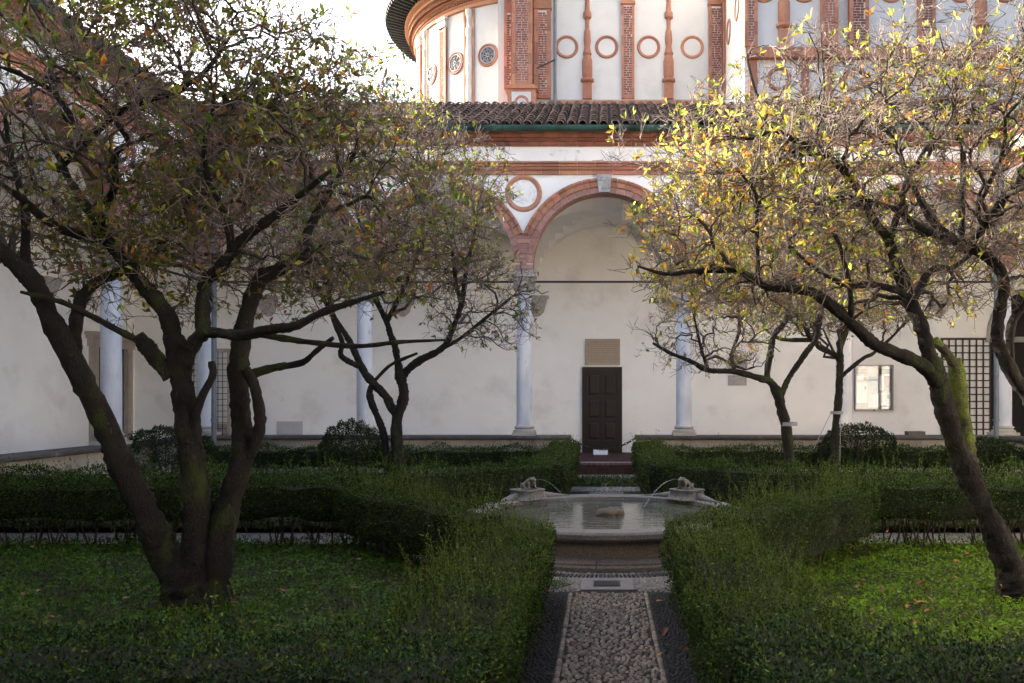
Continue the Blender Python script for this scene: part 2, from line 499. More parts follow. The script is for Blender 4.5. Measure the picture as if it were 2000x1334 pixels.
def tile_mesh(name, mate):
    mb = MB(); n = 7; L = .50
    V = []
    for (yy, r, dz) in ((0, .102, .050), (L, .080, 0.0)):
        for i in range(n + 1):
            a = math.pi * i / n
            V.append((-r * math.cos(a), yy, dz + r * .92 * math.sin(a)))
    for i in range(n + 1):                       # front lip thickness
        a = math.pi * i / n
        V.append((-.082 * math.cos(a), 0.0, .044 + .080 * .92 * math.sin(a)))
    Fs = [(i, i + 1, n + 2 + i, n + 1 + i) for i in range(n)]
    Fs += [(2 * n + 2 + i, 2 * n + 3 + i, i + 1, i) for i in range(n)]
    me = bpy.data.meshes.new(name); me.from_pydata(V, [], Fs); me.materials.append(mate); me.shade_smooth()
    return me


TILE = tile_mesh('roof_tile', M['tile'])
EV, EZ, RV, RZ = -.52, 7.93, 3.75, 9.87         # eave and ridge of the cloister roofs in wall coordinates
SL = math.atan2(RZ - EZ, RV - EV)


def wing(name, fr, base, label, nb, detail, tile_range, ext=(1, 1), bays_v=None, corner=1):
    """arcaded wing of the cloister: wall, arches, roundels, mouldings, gutter, roof, vault, back wall"""
    t = empty(name, base, label, 'building', kind=None)
    W = nb * BAY
    w = MB(fr)
    for i in range(nb):
        uc = (i + .5) * BAY
        K = 36
        a = [math.pi * j / K for j in range(K + 1)]
        pu = [uc - RI * math.cos(q) for q in a]; pz = [ZS + RI * math.sin(q) for q in a]
        for v in (-.21, .21):
            V = [(pu[j], v, pz[j]) for j in range(K + 1)] + [(pu[j], v, 7.93) for j in range(K + 1)]
            w.add(V, [(j, j + 1, K + 2 + j, K + 1 + j) for j in range(K)])
    for i in range(nb + 1):
        u0 = i * BAY - (BAY / 2 - RI); u1 = i * BAY + (BAY / 2 - RI)
        w.box(u0, u1, -.21, .21, 4.718, 7.93)
    wall = w.build('arcade_wall', M['facade'], t)
    s = MB(fr)
    for i in range(nb):                          # brick soffits
        uc = (i + .5) * BAY; K = 36
        V = []
        for j in range(K + 1):
            q = math.pi * j / K
            V += [(uc - RI * math.cos(q), -.21, ZS + RI * math.sin(q)), (uc - RI * math.cos(q), .21, ZS + RI * math.sin(q))]
        s.add(V, [(2 * j, 2 * j + 1, 2 * j + 3, 2 * j + 2) for j in range(K)])
        for sd in (-1, 1):
            s.box(uc + sd * RI - .004, uc + sd * RI + .004, -.213, .213, 4.716, ZS)
    s.build('arch_soffit', M['terra_pink'], t)
    for i in range(nb):
        uc = (i + .5) * BAY
        if bays_v is not None and i not in bays_v: continue
        arch = empty('arch', fr(np.array([uc, -.21, ZS])))
        arch.parent = t; arch.location = Vector(fr(np.array([uc, -.21, ZS]))) - Vector(base)
        for j in range(NV):
            an = -CL + 2 * CL * (j + .5) / NV
            Mx = fr.mat(uc, -.2105, ZS) @ Matrix.Rotation(an, 4, 'Y')
            piece('voussoir', V_OUT, arch, Mx)
        for j in range(27):
            an = math.radians(-89 + 178 * (j + .5) / 27)
            piece('voussoir', V_IN, arch, fr.mat(uc, -.211, ZS) @ Matrix.Rotation(an, 4, 'Y'))
        key = MB(fr)
        key.prism([(uc - .125, ZS + 1.655), (uc + .125, ZS + 1.655), (uc + .175, ZS + 2.06), (uc - .175, ZS + 2.06)], -.34, -.19)
        for q in range(14):
            uu, zz = uc + rng.uniform(-.11, .11), ZS + rng.uniform(1.72, 2.0)
            key.ring((uu, zz), .035, .014, 8, 5, -.345)
        key.build('keystone', M['carved'], t)
    for i in range(nb + 1):                      # brick springers between neighbouring arches
        if detail < 1 and i < nb - 2: continue
        for q in range(7):
            z0, z1 = 4.725 + q * .12, 4.725 + (q + 1) * .12 - .008
            hw = 1.87 - math.sqrt(max(0, 1.80 ** 2 - max(0, z0 - ZS) ** 2)) if q > 0 else .212
            hw1 = 1.87 - math.sqrt(max(0, 1.80 ** 2 - max(0, z1 - ZS) ** 2)) if q > 0 else .212
            MB(fr).prism([(i * BAY - hw, z0), (i * BAY + hw, z0), (i * BAY + hw1, z1), (i * BAY - hw1, z1)], -.245 - .004 * (q % 2), -.2095).build('springer', M['terra_pink'], t)
    for i in range(nb + 1):
        if detail < 1 and i < nb - 2: continue
        uc = i * BAY
        g = MB(fr); g.ring((uc, 6.49), .385, .05, 44, 8, -.205, .8); g.ring((uc, 6.49), .335, .022, 44, 6, -.208, .8)
        ro = g.build('roundel', M['terra'], t, True)
        if detail:
            d = MB(fr); n = 28
            d.add([(uc, -.2135, 6.49)] + [(uc + .33 * math.cos(6.2832 * k / n), -.2135, 6.49 + .33 * math.sin(6.2832 * k / n)) for k in range(n)], [(0, 1 + k, 1 + (k + 1) % n) for k in range(n)])
            d.build('fresco_disc', M['fresco'] if i == 2 else M['facade'], ro)
    st = empty('string_course', base); st.parent = t; st.location = (0, 0, 0)
    co = empty('cornice', base); co.parent = t; co.location = (0, 0, 0)
    nblk = nb * 9
    for j in range(nblk):
        piece('moulded_block', BLK_S, st, fr.mat(j * BL + .003, -.2105, 0))
        piece('moulded_block', BLK_C, co, fr.mat(j * BL + .003, -.2105, 0))
    if detail:
        dn = MB(fr)
        for j in range(int(W / .075)):
            u = j * .075 + .02
            dn.box(u, u + .045, -.345, -.315, 7.69, 7.735)
        dn.build('dentil_row', M['terra_dark'], t, kind='stuff')
        dn = MB(fr)
        for j in range(int(W / .06)):
            u = j * .06 + .015
            dn.box(u, u + .035, -.295, -.275, 7.04, 7.08)
        dn.build('dentil_row', M['terra'], t, kind='stuff')
    # gutter
    g = MB(fr); n = 8; V = []
    for uu in (.52, W - .52):
        for k in range(n + 1):
            q = math.pi * k / n
            V.append((uu, EV - .02 - .10 * math.cos(q), EZ + .02 - .125 * math.sin(q)))
        for k in range(n, -1, -1):
            q = math.pi * k / n
            V.append((uu, EV - .02 - .092 * math.cos(q), EZ + .023 - .117 * math.sin(q)))
    m2 = 2 * (n + 1)
    g.add(V, [(k, (k + 1) % m2, m2 + (k + 1) % m2, m2 + k) for k in range(m2)])
    gu = g.build('gutter', M['copper'], t, True)
    br = MB(fr)
    for j in range(nb * 3):
        u = (j + .5) * BAY / 3
        br.box(u - .018, u + .018, EV - .128, EV + .08, EZ + .024, EZ + .034).box(u - .018, u + .018, EV - .131, EV - .121, EZ - .03, EZ + .03)
    br.build('gutter_strap', M['copper'], gu)
    # eave boards and roof base
    e = MB(fr)
    e.extrude([(EV + .03, EZ - .005), (-.2, EZ - .0), (-.2, EZ + .08), (EV + .03, EZ + .03)], -.05 + .3, W - .25)
    e.build('eave_board', M['roofwood'], t)
    dz = math.tan(SL)
    rb = MB(fr)
    l0, l1 = (EV, RV) if ext[0] else (0, 0)
    r0, r1 = (EV, RV) if ext[1] else (0, 0)
    ns = 2
    zof = .02
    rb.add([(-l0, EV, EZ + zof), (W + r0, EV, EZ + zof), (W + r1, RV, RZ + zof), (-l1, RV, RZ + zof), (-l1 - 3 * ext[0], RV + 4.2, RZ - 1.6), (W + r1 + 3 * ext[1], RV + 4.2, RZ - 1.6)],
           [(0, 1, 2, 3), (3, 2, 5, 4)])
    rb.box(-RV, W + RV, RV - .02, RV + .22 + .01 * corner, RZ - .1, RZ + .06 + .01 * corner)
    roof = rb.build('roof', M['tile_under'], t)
    ct, sn = math.cos(SL), math.sin(SL)
    rest = []
    tv = np.array([tuple(v.co) for v in TILE.vertices]); tf = [tuple(p.vertices) for p in TILE.polygons]
    ncol = int((W + 7.5) / .25) if name != 'none' and fr is not FRN else 0
    for c in range(ncol):
        u = -3.75 + .125 + c * .25
        for q in range(12):
            s0 = q * .395 - .03
            v = EV + s0 * ct; z = EZ + .03 + s0 * sn
            if (u < 0 and ext[0] and v < -u) or (u > W and ext[1] and v < u - W): continue
            if (u < 0 and not ext[0]) or (u > W and not ext[1]): continue
            jit = rng.normal(0, .008, 3)
            Rm = Matrix.Rotation(SL + jit[2], 4, 'X') @ Matrix.Rotation(jit[1] * 1.5, 4, 'Z')
            Mx = fr.mat(u + jit[0], v + jit[1], z) @ Rm
            if tile_range and tile_range[0] <= u <= tile_range[1]:
                piece('tile', TILE, roof, Mx)
            else:
                rest.append(Mx)
    if rest:
        A = np.array([np.array(m) for m in rest])
        Vv = np.einsum('nij,kj->nki', A[:, :3, :3], tv) + A[:, None, :3, 3]
        fq = np.array([f for f in tf]); k = len(tv)
        Fq = (np.arange(len(rest))[:, None, None] * k + fq[None]).reshape(-1, 4)
        np_mesh('tile_field', Vv.reshape(-1, 3), Fq, M['tile'], roof, kind='stuff', smooth=True)
    # vault, back wall
    vb = MB(fr)
    i0, i1 = -corner, nb + corner
    G = 20
    pr = [-math.cos(math.pi * k / G) for k in range(G + 1)]
    for i in range(i0, i1):
        uc = (i + .5) * BAY
        V = []
        for a in pr:
            for c in pr:
                za, zb = math.sqrt(max(0, 1 - a * a)), math.sqrt(max(0, 1 - c * c))
                V.append((uc + a * BAY / 2, 1.98 + c * 1.765, 4.86 + 1.66 * max(za, zb)))
        vb.add(V, [(p * (G + 1) + q, (p + 1) * (G + 1) + q, (p + 1) * (G + 1) + q + 1, p * (G + 1) + q + 1) for p in range(G) for q in range(G)])
    vb.build('vault', M['plaster'], t)
    bw = MB(fr); bw.box(-RV * ext[0], W + RV * ext[1], RV, RV + .3, 0, RZ - .11)
    bw.build('back_wall', M['plaster'], t)
    cb = MB(fr)
    for i in range(nb + 1):
        if detail < 1 and i < nb - 1: continue
        u = i * BAY
        c = MB(fr)
        c.box(u - .33, u + .33, RV - .27, RV - .001, 4.50, 4.56)
        c.add([(u - .29, RV - .001, 4.50), (u + .29, RV - .001, 4.50), (u + .29, RV - .23, 4.50), (u - .29, RV - .23, 4.50),
               (u - .19, RV - .001, 4.12), (u + .19, RV - .001, 4.12), (u + .17, RV - .12, 4.14), (u - .17, RV - .12, 4.14),
               (u - .06, RV - .001, 4.0), (u + .06, RV - .001, 4.0), (u + .05, RV - .05, 4.01), (u - .05, RV - .05, 4.01)],
              [(0, 1, 2, 3), (3, 2, 6, 7), (0, 3, 7, 4), (2, 1, 5, 6), (7, 6, 10, 11), (4, 7, 11, 8), (6, 5, 9, 10), (8, 11, 10, 9)])
        c.build('corbel', M['relief'], t)
    for i in range(nb):
        if detail < 1 and i < nb - 2: continue
        MB(fr).box(i * BAY + .16, (i + 1) * BAY - .16, -.022, .022, 4.44, 4.485).build('tie_rod', M['iron'], t)
    fl = MB(fr); fl.box(-RV * corner + .004, W + RV * corner - .004, .21 - .42, RV, 0, .205)
    fl.build('portico_floor', M['portico'], t)
    return t


FRN = Frame((XW, YN, 0), (-1, 0, 0), (0, -1, 0))
FRF = Frame((-XW, YC, 0), (1, 0, 0), (0, 1, 0))
FRL = Frame((-XW, YN, 0), (0, 1, 0), (-1, 0, 0))
FRR = Frame((XW, YC, 0), (0, -1, 0), (1, 0, 0))
far_wing = wing('cloister_wing', FRF, (0, YC, 0), 'far arcaded cloister wing with terracotta arches and tiled roof behind the fountain', 5, 1, (5.6, 11.45), (1, 1))
left_wing = wing('cloister_wing', FRL, (-XW, 10, 0), 'left cloister wing receding behind the large multi-stemmed magnolia', 5, 0, None, (1, 1), bays_v=(2, 3, 4), corner=0)
right_wing = wing('cloister_wing', FRR, (XW, 10, 0), 'right cloister wing, only its sunlit gutter end showing at the picture edge', 5, 0, None, (1, 1), bays_v=(0, 1), corner=0)
near_wing = wing('cloister_wing', FRN, (0, YN, 0), 'near cloister wing the view is taken from, behind the viewer', 5, 0, None, (1, 1), bays_v=())

# faded fresco bands on the frieze
for (u0, u1) in ((8.1, 9.0), (9.45, 10.55)):
    MB(FRF).box(u0, u1, -.2125, -.2, 7.24, 7.5).build('fresco_trace', M['fresco'], far_wing)

# dark panelled door in the back wall
dfr = Frame((-XW, YC + RV, 0))
dx0, dx1, dz0, dz1 = XW - .615, XW + .50, .205, 2.59
dm = MB(dfr); dm.box(dx0 + .06, dx1 - .06, -.03, -.001, dz0, dz1 - .06)
door = dm.build('door', M['doorwood'], far_wing)
fm = MB(dfr)
fm.box(dx0, dx0 + .07, -.075, -.0005, dz0, dz1).box(dx1 - .07, dx1, -.075, -.0005, dz0, dz1).box(dx0 + .07, dx1 - .07, -.075, -.0005, dz1 - .07, dz1)
fm.build('door_frame', M['doorwood'], door)
stl = MB(dfr)
xs = [dx0 + .072, dx0 + .15, (dx0 + dx1) / 2 - .045, (dx0 + dx1) / 2 + .045, dx1 - .15, dx1 - .072]
zs = [dz0 + .01, dz0 + .34, dz0 + .86, dz0 + .94, dz0 + 1.50, dz0 + 1.58, dz0 + 2.20, dz1 - .072]
stl.box(xs[0], xs[1], -.062, -.03, zs[0], zs[-1]).box(xs[2], xs[3], -.061, -.03, zs[0], zs[-1]).box(xs[4], xs[5], -.062, -.03, zs[0], zs[-1])
for a, b_ in ((0, 1), (2, 3), (4, 5), (6, 7)):
    for i in (1, 3):
        stl.box(xs[i], xs[i + 1], -.06, -.03, zs[a], zs[b_])
stl.build('stile_and_rail', M['doorwood'], door)
for r in ((1, 2), (3, 4), (5, 6)):
    for i in (1, 3):
        p = MB(dfr); a0, a1, c0, c1 = xs[i] + .035, xs[i + 1] - .035, zs[r[0]] + .035, zs[r[1]] - .035
        p.add([(a0, -.03, c0), (a1, -.03, c0), (a1, -.03, c1), (a0, -.03, c1), (a0 + .04, -.048, c0 + .04), (a1 - .04, -.048, c0 + .04), (a1 - .04, -.048, c1 - .04), (a0 + .04, -.048, c1 - .04)],
              [(0, 1, 5, 4), (1, 2, 6, 5), (2, 3, 7, 6), (3, 0, 4, 7), (4, 5, 6, 7)])
        p.build('door_panel', M['doorwood'], door)
MB(dfr).ring((xs[2] + .02, 1.25), .03, .008, 14, 6, -.075).build('door_handle', M['iron'], door)

# grilled doorway at the left end, behind the corner column
gx0, gx1 = (362 - CX) / 69.9 + XW, (446 - CX) / 69.9 + XW
g = MB(dfr); g.box(gx0, gx1, -.02, -.001, .205, 3.0); gw = g.build('window', M['lens_daylight'], far_wing)  # pale panel paints the sunlit outside seen through the grille
MB(dfr).box(gx0, gx1, -.035, -.0205, .205, 1.0).build('lower_panel', M['portal'], gw)
g = MB(dfr)
g.box(gx0 - .1, gx0, -.09, -.001, .205, 3.1).box(gx1, gx1 + .1, -.09, -.001, .205, 3.1).box(gx0, gx1, -.09, -.001, 3.0, 3.1)
g.build('window_frame', M['portal'], gw)
g = MB(dfr)
for k in range(1, 9): g.box(gx0 + (gx1 - gx0) * k / 9 - .008, gx0 + (gx1 - gx0) * k / 9 + .008, -.07, -.054, .21, 3.0)
for k in range(1, 17): g.box(gx0, gx1, -.056, -.04, .21 + 2.79 * k / 17 - .008, .21 + 2.79 * k / 17 + .008)
g.build('window_grille', M['iron'], gw)

# arched doorway at the right end
ax = 11.75 + XW
a = MB(dfr); n = 20
pts = [(ax + .98 * math.cos(math.pi * k / n), 3.43 + .98 * 1.25 * math.sin(math.pi * k / n)) for k in range(n + 1)]
a.prism(pts, -.02, -.001)
fan = a.build('fanlight', M['dark'], far_wing)
a = MB(dfr)
for k in range(n):
    p, q = pts[k], pts[k + 1]
    s = 1.09
    a.prism([p, q, (ax + (q[0] - ax) * s, 3.43 + (q[1] - 3.43) * s), (ax + (p[0] - ax) * s, 3.43 + (p[1] - 3.43) * s)], -.05, -.0008)
a.build('fanlight_frame', M['stone_warm'], fan)
MB(dfr).box(ax - .95, ax + .95, -.03, -.001, .205, 3.28).build('side_door', M['dark'], far_wing)
MB(dfr).box(ax - 1.1, ax + 1.1, -.06, -.0006, 3.28, 3.42).build('lintel', M['stone_warm'], far_wing)

# carved portal on the back wall of the left wing
pfr = Frame((-XW - RV, YN, 0), (0, 1, 0), (-1, 0, 0))
y0, y1 = 21.35 - YN, 23.2 - YN
p = MB(pfr)
p.box(y0 + .3, y1 - .3, -.02, -.001, .2, 3.05); pd = p.build('portal', M['dark'], left_wing)
p = MB(pfr)
for q0, q1 in ((y0, y0 + .3), (y1 - .3, y1)):
    p.box(q0, q1, -.16, -.001, .2, .5).box(q0 + .03, q1 - .03, -.12, -.001, .5, 3.05).box(q0 + .09, q1 - .09, -.135, -.12, .6, 2.95)
p.build('portal_jamb', M['portal'], pd)
p = MB(pfr); p.box(y0 - .04, y1 + .04, -.14, -.0005, 3.05, 3.25).box(y0 - .1, y1 + .1, -.22, -.0005, 3.25, 3.33).box(y0 - .15, y1 + .15, -.28, -.0005, 3.33, 3.42)
p.build('portal_lintel', M['portal'], pd)

# downpipes
for (px, nm) in ((418, 0), (1946, 1)):
    X = (px - CX) / F * 19.3
    mb = MB(); mb.tube([(X, 19.3, 0.05), (X, 19.3, 5.7), (X, 19.3, 7.4), (X, 19.22, 7.7), (X, 19.15, 7.85)], .058, 12)
    dp = mb.build('downpipe', M['pipe'], far_wing, True)
    mb = MB()
    for z in (1.2, 3.2, 5.2): mb.lathe([(.059, z), (.068, z), (.068, z + .06), (.059, z + .06)], (X, 19.3), 14).box(X - .012, X + .012, 19.3, 19.5, z + .015, z + .04)
    mb.build('pipe_bracket', M['pipe'], dp)

# low walls between the columns
def low_wall(name, fr, u0, u1, label, base):
    t = empty(name, base, label, 'wall', 'low walls of the arcade')
    MB(fr).box(u0, u1, -.18, .18, 0, .765).build('wall_body', M['wallstain'], t)
    n = max(1, round((u1 - u0) / 1.25)); L = (u1 - u0 + .04) / n
    prof = [(-.27, .80), (-.255, .775), (-.21, .766), (.21, .766), (.27, .80), (.27, .845), (.255, .861), (-.255, .861), (-.27, .845)]
    for j in range(n):
        MB(fr).extrude(prof, u0 - .02 + j * L + .003, u0 - .02 + (j + 1) * L - .003).build('coping_slab', M['coping'], t)
    return t


low_wall('low_wall', FRF, .0, XW - .80, 'low plastered wall with dark stone coping left of the door', (-5, YC, 0))
low_wall('low_wall', FRF, XW + .74, 18.75, 'low plastered wall with stone coping right of the door', (5, YC, 0))
low_wall('low_wall', FRL, 5.0, 18.47, 'low wall of the left side arcade, running towards the corner', (-XW, 13, 0))
low_wall('low_wall', FRR, .28, 14.0, 'low wall of the right side arcade, mostly beyond the picture edge', (XW, 13, 0))

# brick step in the opening
st = empty('brick_step', (0, 19.35, 0), 'dark red brick step in front of the chained opening', 'step')
for r, (zz0, yy0, yy1) in enumerate(((.0, 19.12, 19.62),)):
    MB().box(-.79, .73, 19.13, YC + .45, .002, .158).build('step_core', M['bed'], st)
    for j in range(12):
        piece('brick', UB['floorbrick'], st, W0.mat(-.795 + j * .1275, 19.131, .004, (.12, .012, .15)))
        for q in range(3):
            piece('brick', UB['floorbrick'], st, W0.mat(-.795 + j * .1275, 19.131 + .24 * (q + 1) - .012, .16, (.12, .232, .053 - .002 * q)))

# ------------------------------------------------------------------ the tribune behind
TZ0, TZ1 = 11.8, 15.3
trib = empty('church_tribune', (0, 30, 0), 'tall white and terracotta church tribune with round windows and brick piers above the roof', 'building')
TF = Frame((0, 28.5, 0))
TR = Frame((0, 24.3, 0))


def tx(px, Y=28.5): return (px - CX) / F * Y


MB().box(-3.6, 4.3, 28.5, 34, 0, 17).build('recessed_wall', M['tribune'], trib)
MB().box(4.06, 24, 24.3, 40, 0, 22).build('block_wall', M['tribune'], trib)


def brick_panel(parent, fr, u0, u1, z0, z1, v, single, bl=.205, bh=.079):
    """courses of bricks proud of a mortar bed; single = each brick its own object"""
    MB(fr).box(u0, u1, v, v + .02, z0, z1).build('mortar_bed', M['mortar'], parent)
    n = int((z1 - z0) / bh); mb = MB(fr)
    for r in range(n):
        u = u0 - (bl * .5 if r % 2 else 0) + .006
        while u < u1 - .02:
            L = bl * rng.choice((1, 1, .5, .75))
            a, b_ = max(u, u0 + .004), min(u + L - .020, u1 - .008)
            if b_ - a > .03:
                pr = .012 + rng.uniform(-.004, .004)
                if single: piece('brick', UB['brick'], parent, fr.mat(a, v, z0 + r * bh + .010, (b_ - a, pr, bh - .021)))
                else: mb.box(a, b_, v - pr, v, z0 + r * bh + .010, z0 + (r + 1) * bh - .011)
            u += L
    if not single: mb.build('brickwork', M['brick'], parent, kind='stuff')


def pilaster(fr, u0, u1, z0, z1, proud, edge, single=False, m='terra', cap=True):
    p = MB(fr); p.box(u0, u1, -proud, -.001, z0, z1)
    o = p.build('pilaster', M[m], trib)
    n = max(1, int((z1 - z0) / .34)); h = (z1 - z0) / n
    for a, b_ in ((u0, u0 + edge), (u1 - edge, u1)):
        for k in range(n):
            piece('terracotta_block', UB['terra'], o, fr.mat(a - .004, -proud, z0 + k * h + .004, (b_ - a + .004, .022, h - .008)))
    brick_panel(o, fr, u0 + edge, u1 - edge, z0 + .12, z1 - .05, -proud - .004, single)
    if cap:
        MB(fr).box(u0 - .03, u1 + .03, -proud - .05, -.0005, z1, z1 + .07).box(u0 - .015, u1 + .015, -proud - .03, -.0005, z1 + .07, z1 + .4).build('pilaster_capital', M['terra'], o)
    return o


def baluster(fr, u, s=1.0):
    pf = [(9, 195), (9, 163), (13, 160), (13, 156), (8, 154), (10, 148), (10, 120), (7, 110), (9, 106), (7, 100), (5.5, 92), (7, 80), (6, 62), (4, 58), (4, 40), (8, 36), (8, 26), (5, 22), (4.4, 10), (4, -4), (6, -8), (9, -30), (9, -36)]
    pf = [(q / 57.5 * s, 1.8 + (HY - y) / 57.5) for q, y in pf]
    b_ = MB(fr)
    b_.prism([(u - pf[0][0], pf[0][1]), (u + pf[0][0], pf[0][1]), (u + pf[0][0], pf[1][1]), (u - pf[0][0], pf[1][1])], -.12, -.001)
    b_.lathe(pf[1:], (u, 0.0), 14, math.pi, 2 * math.pi)
    return b_.build('candelabra_shaft', M['terra'], trib, True, sharp=40)


def ringwin(fr, u, z, R=.35, glazed=False):
    g = MB(fr); g.ring((u, z), R - .005, .042, 40, 8, -.005, .9); g.ring((u, z), R - .05, .022, 40, 6, 0, .8)
    o = g.build('round_window' if glazed else 'roundel', M['terra'], trib, True)
    if glazed:
        n = 30
        MB(fr).add([(u, -.006, z)] + [(u + (R - .03) * math.cos(6.2832 * k / n), -.006, z + (R - .03) * math.sin(6.2832 * k / n)) for k in range(n)], [(0, 1 + k, 1 + (k + 1) % n) for k in range(n)]).build('pane', M['pane'], o)
        t_ = MB(fr); t_.ring((u, z), .055, .018, 12, 6, -.02); t_.ring((u, z), R - .085, .028, 30, 6, -.02)
        for k in range(8):
            a0 = k * math.pi / 4
            t_.tube([(u + .06 * math.cos(a0), -.02, z + .06 * math.sin(a0)), (u + (R - .09) * math.cos(a0), -.02, z + (R - .09) * math.sin(a0))], .013, 5)
            a1 = a0 + math.pi / 8; t_.ring((u + (R - .135) * math.cos(a1), z + (R - .135) * math.sin(a1)), .062, .011, 12, 5, -.02)
        t_.build('tracery', M['tracery'], o, True)
    return o


# flat recessed wall
for px in (1107, 1185, 1267, 1352): ringwin(TF, tx(px), 13.62, .36)
baluster(TF, tx(1147)); baluster(TF, tx(1306))
pilaster(TF, tx(1214), tx(1239), 11.85, 15.05, .06, .07, True)
pilaster(TF, tx(1384), tx(1413), 11.85, 15.0, .10, .09, True)
# projecting pier with its pedestal
pilaster(TF, tx(986), tx(1004), 12.15, 14.75, .16, .09, False, cap=False)
MB(TF).box(tx(986), tx(1004), -.17, -.001, 14.75, 16.5).build('pilaster_capital', M['terra'], trib)
pilaster(TF, tx(1003), tx(1041), 12.18, 16.6, .48, .12, True, cap=False)
pilaster(TF, tx(1044), tx(1076), 11.85, 14.85, .14, .13, True)
pd = MB(TF); pd.box(tx(995), tx(1049), -.56, -.001, 11.0, 12.0).box(tx(990), tx(1053), -.62, -.0005, 12.0, 12.07).box(tx(997), tx(1046), -.55, -.0006, 12.071, 12.16)
ped = pd.build('pier_pedestal', M['terra'], trib)
MB(TF).box(tx(1003), tx(1040), -.566, -.56, 11.1, 11.9).build('plaster_panel', M['tribune'], ped)
MB(TF).ring((tx(1022), 11.55), .2, .04, 24, 6, -.566).build('roundel', M['terra'], ped)
for j in range(22):
    piece('terracotta_block', UB['terra'], trib, TF.mat(-1.8 + j * .262, -.001, 11.56, (.255, .09, .22)))
MB(TF).box(-1.85, 4.05, -.06, -.0005, 11.785, 11.82).build('plinth_sill', M['stone_warm'], trib)
# apse
AC, AR = (-1.9, 34.2), 5.6


def afr(al, r=AR):
    return Frame((AC[0] - r * math.sin(al), AC[1] - r * math.cos(al), 0), (math.cos(al), -math.sin(al), 0), (math.sin(al), math.cos(al), 0))


def al_of(px):
    best = None
    for k in range(0, 900):
        al = math.radians(5 + k * .1)
        x, y = AC[0] - AR * math.sin(al), AC[1] - AR * math.cos(al)
        q = CX + F * x / y
        if best is None or abs(q - px) < best[0]: best = (abs(q - px), al)
        if q < px - 3 and best[0] < 2: break
    return best[1]


def arc(prof, a0, a1, n=60):
    mb = MB()
    # lathe angle t runs from +X; alpha measured from -Y towards -X  ->  t = -pi/2 - alpha
    return mb.lathe(prof, AC, n, -math.pi / 2 - a1, -math.pi / 2 - a0)


A0, A1 = math.radians(8), math.radians(125)
arc([(AR, 0), (AR, 15.4)], A0, A1, 70).build('apse_wall', M['tribune'], trib, True)
arc([(AR + .005, 15.28), (AR + .07, 15.3), (AR + .07, 15.42), (AR + .12, 15.46), (AR + .12, 15.62), (AR + .2, 15.66), (AR + .2, 15.84), (AR + .34, 15.9), (AR + .34, 16.0), (AR + .46, 16.06), (AR + .46, 16.2)], A0, A1, 90).build('apse_cornice', M['terra'], trib)
dd = MB()
for k in range(110):
    al = A0 + (A1 - A0) * k / 110
    f_ = afr(al, AR + .20); dd.fr = f_; dd.box(-.045, .045, -.10, 0, 15.70, 15.82)
    f_ = afr(al, AR + .12); dd.fr = f_; dd.box(-.03, .03, -.05, 0, 15.50, 15.58)
dd.build('apse_dentils', M['terra_dark'], trib, kind='stuff')
arc([(AR + .2, 16.2), (AR + 1.2, 16.36), (AR + 1.2, 16.46), (.2, 19.4)], A0 - .3, A1 + .6, 70).build('apse_roof', M['leadroof'], trib, True)
rf = MB()
for k in range(60):
    al = A0 + (A1 - A0 + .3) * k / 60
    rf.fr = afr(al, AR + .3); rf.add([(-.05, 0, 16.13), (.05, 0, 16.13), (.05, -.86, 16.26), (-.05, -.86, 16.26), (-.05, 0, 16.24), (.05, 0, 16.24), (.05, -.86, 16.38), (-.05, -.86, 16.38)],
                                    [(0, 1, 2, 3), (0, 3, 7, 4), (1, 5, 6, 2), (3, 2, 6, 7)])
rf.build('eave_rafters', M['roofwood'], trib, kind='stuff')
for px in (953, 890, 843): ringwin(afr(al_of(px)), 0, 13.55, .37, True)
for px, w_ in ((867, .44), (822, .44)):
    f_ = afr(al_of(px)); pilaster(f_, -w_ / 2, w_ / 2, 11.8, 14.95, .07, .1, False, cap=False)
    MB(f_).box(-w_ / 2, w_ / 2, -.12, -.001, 14.95, 15.28).box(-w_ / 2 - .05, w_ / 2 + .05, -.16, -.0005, 15.2, 15.29).build('pilaster_capital', M['whitestone'], trib)
for px in (917, 832):
    f_ = afr(al_of(px))
    mb = MB(f_); pf = [(.1, 11.85), (.13, 12.3), (.11, 12.9), (.14, 13.2), (.12, 13.9), (.09, 14.3), (.13, 14.4), (.13, 14.6), (.08, 14.66), (.08, 14.95), (.14, 15.1), (.15, 15.26)]
    mb.lathe(pf, (0, 0), 12, math.pi, 2 * math.pi); mb.build('candelabra_shaft', M['whitestone'], trib, True)
    mb = MB(f_); mb.box(-.23, -.17, -.04, -.001, 11.82, 15.27).box(.17, .23, -.04, -.001, 11.82, 15.27); mb.build('edge_strip', M['terra'], trib)
arc([(AR + .002, 11.3), (AR + .12, 11.32), (AR + .12, 11.6), (AR + .2, 11.66), (AR + .2, 11.78), (AR + .002, 11.82)], A0 + .1, A1, 60).build('apse_plinth', M['terra_dark'], trib)
